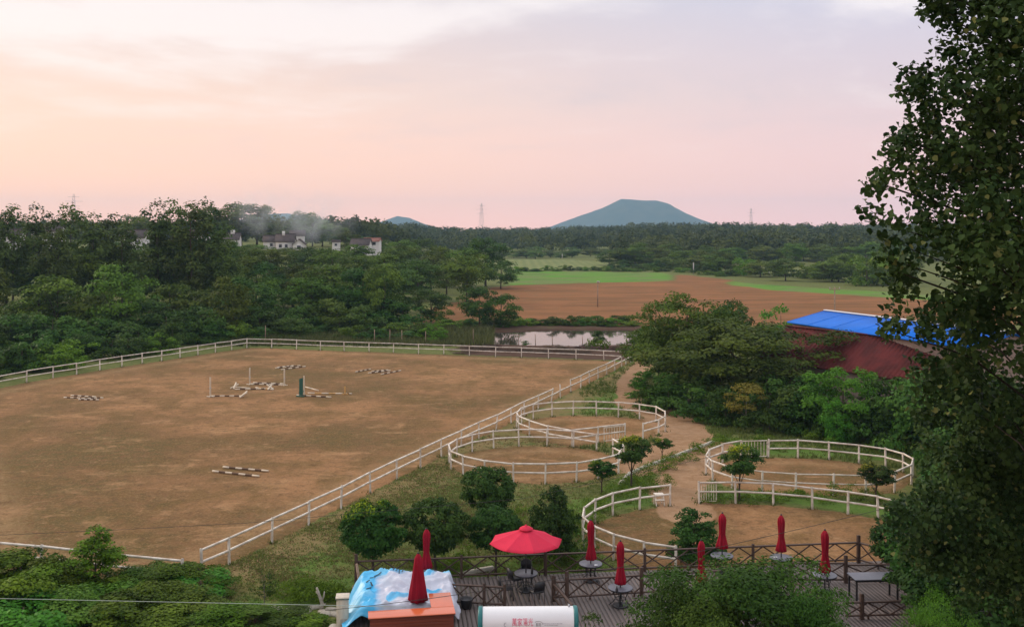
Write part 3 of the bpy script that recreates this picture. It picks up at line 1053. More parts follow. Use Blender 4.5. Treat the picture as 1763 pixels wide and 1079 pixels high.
# --- wood on the rising ground beyond the fields
G6 = 'trees at the edge of the far wood'
for px in range(1075, 1560, 22):
    j = px + rs.uniform(-9, 9)
    yb = np.interp(j, [1060, 1160, 1260, 1330, 1500], [458, 462, 474, 480, 490])
    d = F * CH / (yb - HY) + rs.uniform(-8, 20)
    wood(j, d, rs.uniform(432, 452), K_mid + K_round[:1] + K_bush, 'rounded tree edging the far wood above the ploughed field', G6, width=rs.uniform(8, 13), minh=4)
for px in range(1050, 1560, 20):
    wood(px + rs.uniform(-9, 9), 420 + rs.uniform(-25, 25), rs.uniform(415, 434), K_mid + K_round, 'tree inside the far wood right of the green field', G6, width=rs.uniform(10, 14), minh=5)
for px in range(860, 1070, 22):
    wood(px + rs.uniform(-9, 9), 540 + rs.uniform(-15, 15), rs.uniform(424, 436), K_mid, 'low tree along the far edge of the pale field', G6, width=rs.uniform(10, 14), minh=4)

for px in range(874, 1160, 11):
    p = unp(px + rs.uniform(-4, 4), 467.5 + rs.uniform(-1.5, 1.0))
    plant(rs.choice(K_bushd + K_bush), 'shrub', 'small hedge shrub dividing the two green fields', 'shrub', (p.x, p.y, gz(p.x, p.y) - .1), rs.uniform(1.2, 2.6), rs.uniform(3, 5), None, 'hedge between the green fields')
for px in range(1060, 1260, 12):
    p = unp(px + rs.uniform(-5, 5), np.interp(px, [1060, 1160, 1260], [461, 466, 477]) + rs.uniform(-2, 2))
    plant(rs.choice(K_bush + K_bushd), 'shrub', 'rough shrub at the top edge of the ploughed field', 'shrub', (p.x, p.y, gz(p.x, p.y) - .1), rs.uniform(1.5, 3.6), rs.uniform(4, 7), None, 'shrubs at the top of the ploughed field')

# --- the far-off wood: one mass
def far_wood(n_, seed):
    rs_ = np.random.RandomState(seed)
    d = 440 + 860 * rs_.rand(n_ * 3) ** 1.35
    px = rs_.uniform(-150, 1900, n_ * 3)
    xx = (px - CX) * d / F
    okay = (d > 575) | (px > 1065) | (px < 700)
    okay &= ~((px < 700) & (d < 420))
    okay &= soft(xx, d, CROP2, 4) < .1
    xx, d = xx[okay][:n_], d[okay][:n_]
    zz = ground_z(xx, d)
    V, Fc, T, off = [], [], [], 0
    for i in range(len(xx)):
        hh = rs_.uniform(6, 12.5)
        r = rs_.uniform(3.0, 7.0) * (.65 + .55 * d[i] / 900)
        m_ = 120
        dirs = rs_.normal(size=(m_, 3))
        dirs /= np.linalg.norm(dirs, axis=1)[:, None]
        dirs[:, 2] = np.abs(dirs[:, 2]) * 1.0 - .12
        lump = 1 + .22 * np.sin(dirs[:, 0] * 5 + i) * np.sin(dirs[:, 1] * 5 + 2 * i) + .1 * rs_.normal(size=m_)
        p = dirs * np.array([r, r, hh * .55]) * lump[:, None] + np.array([xx[i], d[i], zz[i] + hh * .44])
        nn = dirs + rs_.normal(size=(m_, 3)) * .4
        nn /= np.linalg.norm(nn, axis=1)[:, None]
        t = np.cross(nn, rs_.normal(size=(m_, 3)))
        t /= np.linalg.norm(t, axis=1)[:, None]
        b = np.cross(nn, t)
        L = rs_.uniform(.9, 1.9, (m_, 1))
        V.append(np.stack([p - t * L * .6, p + b * L * .45, p + t * L * .6, p - b * L * .45], 1).reshape(-1, 3))
        T.append(np.full(4 * m_, .0) + np.repeat(np.clip(.85 * rs_.rand() ** 1.3 + .3 * rs_.rand(m_) - .05, 0, 1), 4))
    V = np.concatenate(V)
    return mesh_np('far_wood', V, np.arange(len(V)).reshape(-1, 4), L_far, False, {'tone': np.concatenate(T)})


tag(link('far_wood', far_wood(2900, 4)), 'hazy green wood covering the low hills along the horizon', 'wood', None, 'stuff')

# ------------------------------------------------------------------ white rail fences
PH = 1.22


def fence(name, label, cat, pts, closed=False, skip_top=(), lean=None, group=None, rails=(1.16, .64), skip_all=(), thin=()):
    lean = lean or {}
    o = thing(name, label, cat, (pts[0].x, pts[0].y, 0), 0, group)
    o0 = Vector((pts[0].x, pts[0].y, 0))
    rr = random.Random(int(pts[0].x * 100))
    loc = [Vector((p.x, p.y, 0)) - o0 for p in pts]
    tops = []
    for i, p in enumerate(loc):
        lx, ly = lean.get(i, (rr.uniform(-.035, .035), rr.uniform(-.035, .035)))
        tops.append(Vector((lx, ly, 1.0)))
        a = Vector((p.x, p.y, -.12))
        b = p + Vector((lx, ly, 0)) * PH + Vector((0, 0, PH + rr.uniform(-.015, .03)))
        bar('post', o, M_white, a, b, .10, .10)
    n = len(loc)
    for i in range(n if closed else n - 1):
        j = (i + 1) % n
        if i in skip_all:
            continue
        for k, hz_ in enumerate(rails):
            if k == 0 and i in skip_top:
                continue
            a = loc[i] + Vector((tops[i].x * hz_, tops[i].y * hz_, hz_ + rr.uniform(-.03, .02)))
            b = loc[j] + Vector((tops[j].x * hz_, tops[j].y * hz_, hz_ + rr.uniform(-.03, .02)))
            s = .05 if i in thin else .075
            bar('rail', o, M_white, a, b, s, s * 1.15, .05)
    return o, o0


def gate(fo, o0, a, b, n=8, h=1.05):
    """barred gate leaf from a to b, as a part of its fence"""
    a, b = Vector((a.x, a.y, 0)) - o0, Vector((b.x, b.y, 0)) - o0
    gt = link('gate', None, fo)
    gt.empty_display_size = .2

    def sub(nm, p, q, s):
        bar(nm, gt, M_white, p, q, s, s)
    sub('top_rail', a + Vector((0, 0, h)), b + Vector((0, 0, h)), .05)
    sub('bottom_rail', a + Vector((0, 0, .12)), b + Vector((0, 0, .12)), .045)
    for k in range(n + 1):
        p = a.lerp(b, k / n)
        sub('gate_bar', p + Vector((0, 0, .12)), p + Vector((0, 0, h)), .028 if 0 < k < n else .05)
    return gt


arena_pts = FL + FF + FR
i0 = len(FL) + len(FF)
fence('arena_fence', 'long white two rail fence around the big brown riding arena', 'fence', arena_pts, skip_top=(i0 + 7, i0 + 8), lean={i0 + 9: (.16, .05), i0 + 13: (.10, 0)})
fence('arena_fence', 'short white rail run half hidden by green bushes at the arena opening', 'fence', FN)
fence('pen_fence', 'white round pen fence nearest the arena rail, lower of the touching two', 'fence', PEN1, group='round pen fences')
f2, o2 = fence('pen_fence', 'white round pen fence behind, upper of the touching two', 'fence', PEN2, group='round pen fences')
gate(f2, o2, PEN2[-1], unp(1040, 762), 8)
f3, o3 = fence('pen_fence', 'white oval pen fence closed by a barred gate under dark shrubs', 'fence', PEN3, thin=(9, 10, 11, 12), group='round pen fences')
gate(f3, o3, PEN3[-1].lerp(PEN3[0], .04), PEN3[-1].lerp(PEN3[0], .96), 8, 1.15)
fence('pen_fence', 'white curved rail run behind the open red umbrella and the deck', 'fence', PEN4A, group='round pen fences')
f4, o4 = fence('pen_fence', 'white curved rail run with a barred panel, topiary tree before it', 'fence', PEN4B, group='round pen fences')
gate(f4, o4, PEN4B[0], PEN4B[0].lerp(PEN4B[1], .47), 7, 1.1)

# white mounting step inside the pen
p = unp(1134, 868)
st = thing('mounting_step', 'white wooden mounting step beside the curved rail end', 'step stool', p, R(8))
box('tread', st, M_white, (0, 0, .58), (.50, .34, .05))
box('tread', st, M_white, (0, -.22, .30), (.50, .22, .05))
for sx in (-.22, .22):
    bar('leg', st, M_white, (sx, .14, 0), (sx, .12, .56), .05, .05)
    bar('leg', st, M_white, (sx, -.34, 0), (sx, -.12, .56), .05, .05)

# ------------------------------------------------------------------ jumps lying in the arena
def stripe_mesh(L, n, m1, m2, r=.055):
    mb = MB()
    for k in range(n):
        mb.tube([(-L / 2 + L * k / n, 0, 0), (-L / 2 + L * (k + 1) / n, 0, 0)], r, 8, cap=(k in (0, n - 1)), mi=k % 2)
    return mb.mesh('jump_pole', [m1, m2], True)


POLE_A = stripe_mesh(3.0, 7, M_polewhite, M_polebrown, .06)
POLE_B = stripe_mesh(3.0, 5, M_polewhite, M_poleyellow, .06)
POLE_C = stripe_mesh(3.0, 2, M_polewhite, M_polewhite, .06)


def jpole(a, b, label, group, me=POLE_A, z=.06):
    a, b = unp(*a), unp(*b)
    d = b - a
    o = link('jump_pole', me)
    o.location = ((a.x + b.x) / 2, (a.y + b.y) / 2, z)
    o.rotation_euler = (0, 0, math.atan2(d.y, d.x))
    L = max(1.6, min(d.length, 4.2))
    o.scale = (L / 3.0, 1, 1)
    return tag(o, label, 'jump pole', group)


GA = 'striped poles on the arena ground'
for a, b in (((110, 685), (150, 686.5)), ((122, 681.5), (165, 684)), ((140, 687), (178, 685.5)), ((135, 688.5), (170, 689))):
    jpole(a, b, 'striped jump pole in the pile nearest the sloping rail', GA)
jpole((366, 812), (446, 821), 'striped pole, lower of two lying in the arena middle', GA)
jpole((384, 805), (462, 812), 'striped pole, upper of two lying in the arena middle', GA)
for a, b in (((474, 634.5), (517, 630)), ((484, 637), (526, 631.5)), ((478, 633), (505, 630))):
    jpole(a, b, 'striped pole in the pile just behind the two upright stands', GA)
for a, b in (((612, 641), (638, 636)), ((634, 643), (672, 638.5)), ((640, 640), (668, 637.5)), ((656, 645), (690, 638.5))):
    jpole(a, b, 'striped pole in the pile farthest towards the far rail', GA)
jpole((362, 682.5), (420, 682.5), 'striped pole lying at the foot of the lone white stand', GA)
jpole((430, 661.5), (488, 663.5), 'striped pole spanning the two white stands', GA)
jpole((436, 659.5), (490, 661.5), 'second striped pole just behind the two white stands', GA)
jpole((404, 671), (468, 669.5), 'striped pole lying before the two white stands', GA)
jpole((402, 667), (430, 669), 'short white pole end in the heap before the two stands', GA, POLE_C)
jpole((440, 668), (470, 671.5), 'ochre and white pole before the two white stands', GA, POLE_B)
jpole((511, 681), (570, 684.5), 'striped pole in front of the green jump wing', GA)
jpole((530, 677.5), (590, 678.5), 'ochre and white pole behind the green jump wing', GA, POLE_B)
jpole((574, 678), (606, 678.5), 'dark pole end beyond the ochre stand foot', GA)
jpole((526, 667), (548, 673), 'white pole tilted towards the green jump wing', GA, POLE_C)


def stand(px, py, top, label):
    p = unp(px, py)
    hgt = (py - top) * p.y / F
    o = thing('jump_stand', label, 'jump stand', p, 0, 'upright jump stands')
    bar('upright', o, M_polewhite, (0, 0, .05), (0, 0, hgt), .11, .11)
    bar('foot', o, M_polewhite, (-.32, 0, .04), (.32, 0, .04), .09, .08)
    bar('foot', o, M_polewhite, (0, -.32, .04), (0, .32, .04), .09, .08)
    bar('cup', o, M_steel, (0, -.10, hgt * .45), (0, .10, hgt * .45), .12, .06)


stand(362, 683, 649, 'lone white jump stand with a pole at its foot')
stand(430, 662, 633, 'white jump stand, the one behind the other two stands')
stand(489.5, 663.5, 636, 'white jump stand near the striped pole pile')
p = unp(419, 684)
o = thing('jump_cross', 'small crossed white jump block at the pole end', 'jump block', p, .3)
bar('brace', o, M_polewhite, (-.3, -.25, .05), (.35, .25, .5), .12, .12)
bar('brace', o, M_polewhite, (-.3, .25, .05), (.3, -.2, .42), .12, .12)
p = unp(404, 669)
o = thing('jump_cross', 'tangled white jump block before the two stands', 'jump block', p, .9)
bar('brace', o, M_polewhite, (-.3, -.25, .05), (.35, .25, .5), .12, .12)
bar('brace', o, M_polewhite, (-.3, .25, .05), (.3, -.2, .42), .12, .12)
p = unp(465, 670.5)
o = thing('jump_cross', 'white jump block at the ochre pole end', 'jump block', p, 2.0)
bar('brace', o, M_polewhite, (-.3, -.25, .05), (.35, .25, .45), .12, .12)
bar('brace', o, M_polewhite, (-.3, .25, .05), (.3, -.2, .38), .12, .12)
p = unp(520, 682)
o = thing('jump_wing', 'dark green boarded jump wing with a white post', 'jump wing', p, R(70))
for k in range(3):
    box('board', o, M_green_paint, (-.36 + k * .2, 0, .88), (.16, .05, 1.5))
bar('post', o, M_polewhite, (.34, 0, 0), (.34, 0, 1.8), .08, .08)
bar('crossbar', o, M_green_paint, (-.46, .045, .4), (.30, .045, .4), .04, .1)
bar('foot', o, M_green_paint, (-.3, -.4, .05), (-.3, .4, .05), .1, .1)
bar('foot', o, M_green_paint, (.25, -.4, .05), (.25, .4, .05), .1, .1)
p = unp(594, 679)
o = thing('jump_stand', 'short ochre jump stand at the end of the ochre pole', 'jump stand', p, 0, 'upright jump stands')
bar('upright', o, M_poleyellow, (0, 0, .05), (0, 0, .75), .12, .12)
bar('foot', o, M_poleyellow, (-.3, 0, .05), (.3, 0, .05), .1, .1)

# ------------------------------------------------------------------ pale kerb along the pen path
def kerb(label, pts, step=.9):
    pts = ups(pts)
    o = thing('kerb', label, 'kerb', pts[0])
    o0 = pts[0]
    rr = random.Random(len(pts))
    for a, b in zip(pts[:-1], pts[1:]):
        n = max(1, round((b - a).length / step))
        for k in range(n):
            p, q = a.lerp(b, (k + .02) / n) - o0, a.lerp(b, (k + .98) / n) - o0
            p.z = q.z = .05 + rr.uniform(-.02, .03)
            bar('kerb_stone', o, M_kerb, p, q, .20 + rr.uniform(-.03, .03), .22)


kerb('pale kerb of worn stones between the pens and the path', [(1066, 836), (1085, 816), (1112, 804), (1139, 795), (1170, 784), (1212, 768), (1228, 762)])
kerb('pale kerb seen through the deck railing left of the open umbrella', [(790, 992), (820, 985), (850, 980)])

# ------------------------------------------------------------------ poles
def upole(px, py, top, r, mat_, label, arm=None, z=None, d=None, lamp=False):
    p = at(px, d) if d else unp(px, py)
    if d:
        p.z = gz(p.x, p.y)
    hgt = CH - (top - HY) * p.y / F - p.z
    o = thing('utility_pole', label, 'pole', p)
    MB().tube([(0, 0, -.3), (0, 0, hgt)], [r, r * .7], 8).obj('shaft', mat_, o, True)
    if arm:
        bar('crossarm', o, mat_, (-arm / 2, 0, hgt - .35), (arm / 2, 0, hgt - .35), .12, .12)
        for s in (-.45, 0, .45):
            bar('insulator', o, M_pole_conc, (s * arm, 0, hgt - .29), (s * arm, 0, hgt - .02), .09, .09)
    if lamp:
        box('lamp_head', o, M_pole_conc, (.1, -.2, hgt), (.5, .5, .25))
    return o


upole(1029, 528, 485, .14, M_pole_wood, 'lone timber pole standing in the ploughed field', lamp=True)
upole(1437, 0, 494, .13, M_pole_wood, 'timber pole with crossarm behind the blue roof', arm=1.6, d=145)
upole(1194, 472, 452, .22, M_pole_conc, 'pale pole at the far edge of the ploughed field')
upole(968, 0, 437, .2, M_pole_conc, 'thin pale pole at the edge of the pale far field', d=520)
upole(1324, 0, 456, .2, M_pole_conc, 'thin pole among the far trees above the green strip', d=330)
GS = 'stakes of the wire fence by the pond'
for px, py, t in ((893, 592, 576), (922, 592, 575), (951, 592, 576), (1003, 593, 579), (645, 592, 567), (671, 592, 567), (692, 592, 568), (457, 590, 560), (815, 592, 566), (733, 592, 570)):
    p = unp(px, py)
    o = MB().tube([(0, 0, -.2), (random.uniform(-.05, .05), 0, (py - t) * p.y / F)], [.06, .045], 6).obj('fence_stake', M_pole_wood, None, True)
    o.location = p
    tag(o, 'thin timber stake of the wire fence before the pond', 'stake', GS)


def tower(px, top, d, label):
    p = at(px, d)
    p.z = gz(p.x, p.y)
    H = CH + (HY - top) * d / F - p.z
    o = thing('transmission_tower', label, 'tower', p, .5)
    bw_ = H * .075
    legs = [(-1, -1), (1, -1), (1, 1), (-1, 1)]
    for a, b in legs:
        bar('leg', o, M_steel, (a * bw_, b * bw_, 0), (a * bw_ * .18, b * bw_ * .18, H), .17, .17)
    for k in range(9):
        t0, t1 = k / 9, (k + 1) / 9
        s0, s1 = bw_ * (1 - .82 * t0), bw_ * (1 - .82 * t1)
        for q in range(4):
            a, b = legs[q], legs[(q + 1) % 4]
            bar('brace', o, M_steel, (a[0] * s0, a[1] * s0, H * t0), (b[0] * s1, b[1] * s1, H * t1), .08, .08)
    for t, wd in ((.70, .16), (.82, .20), (.93, .13)):
        bar('crossarm', o, M_steel, (-H * wd, 0, H * t), (H * wd, 0, H * t), .18, .22)


tower(829, 350, 1150, 'lattice transmission tower left of the blue mountain')
tower(1293, 359, 1250, 'lattice transmission tower right of the blue mountain')
tower(127, 334, 900, 'faint lattice tower above the poplars')

# ------------------------------------------------------------------ houses
def house(name, label, loc, L, W, wall_h, rise, rz, rmat=M_houseroof, wins=(), eave=.35, chim=None, gable_win=True, floors=1):
    """gabled house; ridge along local x; wins: (face, along, z, w, h)"""
    o = thing(name, label, 'house', loc, rz)
    o.scale = (.86, .86, .86)
    mb = MB()
    hx, hy = L / 2, W / 2
    v = [(-hx, -hy, -1.5), (hx, -hy, -1.5), (hx, hy, -1.5), (-hx, hy, -1.5), (-hx, -hy, wall_h), (hx, -hy, wall_h), (hx, hy, wall_h), (-hx, hy, wall_h), (-hx, 0, wall_h + rise), (hx, 0, wall_h + rise)]
    mb.add(v, [[0, 1, 5, 4], [2, 3, 7, 6], [1, 2, 6, 5], [3, 0, 4, 7]], [[5, 6, 9], [7, 4, 8]])
    mb.obj('wall', M_housewall, o)
    sl = rise / hy
    for s in (-1, 1):
        e = hy + eave
        t = .16
        r = MB()
        a = [(-hx - eave, 0, wall_h + rise + .02), (hx + eave, 0, wall_h + rise + .02), (hx + eave, s * e, wall_h - sl * eave + .02), (-hx - eave, s * e, wall_h - sl * eave + .02)]
        a += [(p_[0], p_[1], p_[2] + t) for p_ in a]
        r.add(a, [[0, 1, 2, 3], [7, 6, 5, 4], [0, 4, 5, 1], [1, 5, 6, 2], [2, 6, 7, 3], [3, 7, 4, 0]])
        ro = r.obj('roof', rmat, o)
        nrow = 7
        ridges = MB()
        for k in range(nrow):
            f_ = (k + .5) / nrow
            ridges.box((0, s * e * f_, wall_h + rise + .02 + t - (rise + sl * eave) * f_), (L + 2 * eave - .02, .09, .09))
        ridges.obj('tile_course', rmat, ro)
    bar('ridge', o, rmat, (-hx - eave, 0, wall_h + rise + .2), (hx + eave, 0, wall_h + rise + .2), .3, .2)
    for face, u_, z_, ww, hh in wins:
        if face == 'f':
            c, s_ = (u_, -hy - .02, z_), (ww, .08, hh)
        elif face == 'b':
            c, s_ = (u_, hy + .02, z_), (ww, .08, hh)
        elif face == 'r':
            c, s_ = (hx + .02, u_, z_), (.08, ww, hh)
        else:
            c, s_ = (-hx - .02, u_, z_), (.08, ww, hh)
        wn = box('window', o, M_flash, c, (s_[0] + (.16 if face in 'fb' else 0), s_[1], s_[2] + .16) if face in 'fb' else (s_[0], s_[1] + .16, s_[2] + .16))
        pn = box('pane', wn, M_window, (0, 0, 0), (1, 1, 1))
        if face in 'fb':
            pn.scale = (.84, 1.4, .84)
        else:
            pn.scale = (1.4, .84, .84)
    if chim:
        box('roof_tank', o, M_housewall, (chim[0], chim[1], wall_h + rise + .35), (chim[2], chim[2] * .8, 1.5))
    return o


def hz(px, ybase, d):
    p = at(px, d)
    p.z = CH - (ybase - HY) * d / F
    return p


house('village_house', 'white house with grey roof and a white box on its ridge', hz(400, 426, 300), 5.4, 5, 2.9, 2.1, R(4), wins=[('f', .7, 1.5, 1.0, 1.2), ('f', -1.4, 1.5, .8, 1.0)], chim=(.2, 0, 1.3))
house('village_house', 'long white house with brown roof, left wing of the village row', hz(466, 428, 300), 4.6, 5, 2.6, 1.9, R(8), wins=[('f', .5, 1.4, 1.0, 1.1)])
house('village_house', 'white house with wide brown roof and roof light', hz(492, 430, 298), 6.2, 5.6, 3.0, 2.4, R(6), wins=[('f', -1.5, 1.4, 1.0, 1.2), ('f', .5, 1.4, 1.0, 1.2)], chim=(-.6, -1.4, .9))
house('village_house', 'white gable end house with dark window facing the fields', hz(516, 432, 294), 5.5, 4.0, 2.4, 1.5, R(96), wins=[('l', 0, 1.3, 1.3, 1.3)])
house('village_house', 'grey roofed house half lost in smoke', hz(512, 418, 325), 5.4, 5, 2.8, 1.8, R(10))
house('village_house', 'small pale flat house beside the smoke', hz(579, 426, 305), 2.6, 3, 2.0, .5, R(5), wins=[('f', 0, 1.0, .9, .8)])
house('village_house', 'cream gabled house with brown roof in far village', hz(622, 432, 300), 6.5, 5, 2.2, 2.0, R(-6), wins=[('f', .5, 1.2, 1.0, 1.0)])
house('village_house', 'two storey house with pink roof in far village', hz(641, 432, 306), 5.6, 5, 3.5, 1.0, R(-4), M_pinkroof, wins=[('f', -1.2, 2.7, 1.2, 1.0), ('f', 1.2, 2.7, 1.2, 1.0)])
house('village_house', 'white house glimpsed through leaves at the picture edge', hz(18, 430, 215), 6, 5, 3.6, 1.4, R(12), wins=[('f', -1.2, 2.2, 1.1, 1.2), ('f', 1.2, 2.2, 1.1, 1.2)])
house('village_house', 'white house showing between the left poplars', hz(84, 420, 220), 7, 5, 3.4, 1.4, R(10), wins=[('f', -1.6, 2.0, 1.1, 1.2), ('f', 1.2, 2.0, 1.1, 1.2)])
house('village_house', 'dark roofed white house between the poplar groups', hz(232, 428, 250), 7, 5, 3.4, 2.0, R(4), wins=[('f', -1.6, 1.8, 1.1, 1.2), ('f', 1.4, 1.8, 1.1, 1.2)])
house('village_house', 'white house hidden behind the big skyline poplars', hz(345, 430, 270), 7, 5, 4.6, 1.8, R(4), wins=[('f', -1.6, 3.0, 1.1, 1.2), ('f', 1.4, 3.0, 1.1, 1.2)])

# ------------------------------------------------------------------ red tiled house and blue roofed shed
def slope_building(name, label, cat, lowA, lowB, z_low, run, z_top, roofmat, tile, wallmat):
    """lowA, lowB: eave ends on plan; the slope rises to the side away from the camera"""
    a, b = Vector((lowA[0], lowA[1], 0)), Vector((lowB[0], lowB[1], 0))
    e = (b - a).normalized()
    nv = Vector((-e.y, e.x, 0))
    if nv.x < 0:
        nv = -nv
    L = (b - a).length
    o = thing(name, label, cat, a, math.atan2(e.y, e.x))
    sgn = 1 if Vector((-e.y, e.x, 0)).dot(nv) > 0 else -1

    def V(u_, v_, z_):
        return (u_, sgn * v_, z_)
    # walls
    mb = MB()
    i_ = .35
    w_ = [V(i_, i_, -.5), V(L - i_, i_, -.5), V(L - i_, 2 * run - i_, -.5), V(i_, 2 * run - i_, -.5)]
    top = [V(i_, i_, z_low), V(L - i_, i_, z_low), V(L - i_, 2 * run - i_, z_low), V(i_, 2 * run - i_, z_low)]
    rd = [V(i_, run, z_top - .1), V(L - i_, run, z_top - .1)]
    mb.add(w_ + top + rd, [[0, 1, 5, 4], [1, 2, 6, 5], [2, 3, 7, 6], [3, 0, 4, 7]], [[5, 6, 9], [7, 4, 8]])
    mb.obj('wall', wallmat, o)
    for side in (0, 1):
        r = MB()
        if side == 0:
            q = [V(0, 0, z_low), V(L, 0, z_low), V(L, run, z_top), V(0, run, z_top)]
        else:
            q = [V(0, 2 * run, z_low), V(L, 2 * run, z_low), V(L, run, z_top), V(0, run, z_top)]
        q2 = [(p_[0], p_[1], p_[2] + .1) for p_ in q]
        r.add(q + q2, [[0, 1, 2, 3], [7, 6, 5, 4], [0, 4, 5, 1], [1, 5, 6, 2], [2, 6, 7, 3], [3, 7, 4, 0]])
        ro = r.obj('roof', roofmat, o)
        if tile == 'tile':
            t = MB()
            nr, nc = 15, int(L / .42)
            for k in range(nc):
                u_ = (k + .5) * L / nc
                for j in range(nr):
                    f0, f1 = j / nr, (j + .96) / nr
                    v0, v1 = (run * f0, run * f1) if side == 0 else (2 * run - run * f0, 2 * run - run * f1)
                    z0_, z1_ = z_low + (z_top - z_low) * f0 + .14, z_low + (z_top - z_low) * f1 + .115
                    wv_ = L / nc * .40
                    t.add([V(u_ - wv_, v0, z0_ - .05), V(u_, v0, z0_ + .03), V(u_ + wv_, v0, z0_ - .05), V(u_ - wv_, v1, z1_ - .05), V(u_, v1, z1_ + .03), V(u_ + wv_, v1, z1_ - .05)],
                          [[0, 1, 4, 3], [1, 2, 5, 4]])
            to = t.obj('roof_tiles', roofmat, ro)
            to['kind'] = 'stuff'
        else:
            n = int(L / 2.9)
            for k in range(n + 1):
                u_ = L * k / n
                a_ = V(u_, 0 if side == 0 else 2 * run, z_low + .11)
                b_ = V(u_, run, z_top + .11)
                bar('seam', ro, roofmat, a_, b_, .05, .022)
    bar('ridge_cap', o, M_flash if tile != 'tile' else roofmat, V(-.05, run, z_top + .14), V(L + .05, run, z_top + .14), .32, .12)
    return o


slope_building('red_tiled_house', 'low house with dark red tiled roof in front of the blue roof', 'house', (22.2, 90.0), (32.6, 73.6), 3.2, 4.0, 5.9, M_redtile, 'tile', M_brickwall)
slope_building('blue_roofed_shed', 'shed with bright blue sheet metal roof beside the red tiles', 'shed', (26.4, 95.0), (34.2, 73.8), 6.05, 4.4, 7.0, M_blue, 'sheet', M_brickwall)

# ------------------------------------------------------------------ timber deck
DZ = .80
dA, dB = unp(611, 1003, DZ), unp(1478, 968, DZ)
de = (dB - dA).normalized()
ang = math.atan2(de.y, de.x)
DL = (dB - dA).length
deck = thing('timber_deck', 'dark weathered plank deck with tables and red umbrellas', 'deck', (dA.x, dA.y, 0), ang)
# local frame: x along the far railing, y away from the camera
DD = 12.5
npl = 150
pw = (DL + 4.0) / npl
PLANK = MB().box((0, 0, 0), (pw * .89, 1, .035)).mesh('plank', M_plank)
rr = random.Random(2)
for k in range(npl):
    o = link('plank', PLANK, deck)
    o.location = (k * pw + pw / 2, -DD / 2 + .12 + rr.uniform(-.02, .02), DZ - .018 + rr.uniform(-.003, .003))
    o.scale = (1, DD, 1)
for yy_ in (-.15, -3.0, -6.0, -9.0, -12.0):
    bar('joist', deck, M_rail, (0.05, yy_, DZ - .12), (DL + 3.9, yy_, DZ - .12), .1, .16)
for k in range(15):
    bar('deck_post', deck, M_rail, (k * 1.75 + .2, -.15, -.1), (k * 1.75 + .2, -.15, DZ - .2), .12, .12)
# board skirt on the open end of the deck
for k in range(22):
    box('skirt_board', deck, M_pole_wood, (-.06, -.25 - k * .2, DZ / 2 - .03), (.04, .185, DZ + .02))

deck_m = Matrix.Translation((dA.x, dA.y, 0)) @ Matrix.Rotation(ang, 4, 'Z')
deck_i = deck_m.inverted()


def dk(px, py, z=DZ):
    """photo pixel on the deck floor -> deck coordinates"""
    return deck_i @ unp(px, py, z)


def railing(label, pts, posts, npanel, h=.86, big=()):
    """pts: ends in deck coordinates; X-braced panels"""
    a, b = Vector(pts[0]), Vector(pts[1])
    a.z = b.z = 0
    wa = deck_m @ Vector((a.x, a.y, DZ))
    d = b - a
    L = d.length
    o = thing('deck_railing', label, 'railing', wa, ang + math.atan2(d.y, d.x), 'cross braced deck railings')
    bar('top_rail', o, M_rail, (0, 0, h), (L, 0, h), .09, .055)
    bar('bottom_rail', o, M_rail, (0, 0, .14), (L, 0, .14), .07, .055)
    for u_ in posts:
        hh = h + (.30 if u_ in big else .10)
        bar('post', o, M_rail, (u_ * L, 0, -.02), (u_ * L, 0, hh), .13 if u_ in big else .10, .13 if u_ in big else .10)
    for k in range(npanel):
        u0, u1 = L * k / npanel + .03, L * (k + 1) / npanel - .03
        bar('brace', o, M_rail, (u0, -.012, .16), (u1, -.012, h - .03), .03, .05)
        bar('brace', o, M_rail, (u0, .022, h - .03), (u1, .022, .16), .03, .05)
        if k % 2:
            bar('stub', o, M_rail, (u0, 0, 0), (u0, 0, .12), .06, .06)
    return o


railing('cross braced brown railing along the far edge of the deck', ((.05, 0, 0), (DL, 0, 0)), (0, .2, .363, .56, .78, 1), 20, .86, (0, .363, 1))
ra = dB
railing('short cross braced railing turning the far corner under the poplar', (dk(1478, 968), dk(1545, 988)), (1,), 2, .86)
m0, m1 = dk(776, 1041), dk(869, 1046)
railing('cross braced railing piece behind the white tank, by the blue sheet', (m0, m1), (.62, 1), 3, .78)
railing('cross braced inner railing between the table rows', (dk(976, 1033), dk(1240, 1017)), (0, .48), 7, .80, (0, .48))
railing('cross braced inner railing behind the grey oblong table', (dk(1360, 1003), dk(1456, 1003)), (0, 1), 2, .80, (1,))
railing('low cross braced railing stretch behind the grey oblong table', (dk(1456, 1003), dk(1572, 1001)), (1,), 2, .72)
railing('short braced return rail running towards the white tank', (dk(953, 1034), dk(985, 1072)), (0,), 2, .66, (0,))
railing('short braced railing joining the two posts behind the white tank', (dk(953, 1034), dk(976, 1033)), (), 1, .72)
railing('slanting rail of the deck steps beside the leafy tree', (dk(1356, 1019), dk(1432, 1072)), (), 4, .62)
railing('low braced railing at the foot of the deck steps', (dk(1455, 1066), dk(1570, 1063)), (.25,), 3, .62, (.25,))


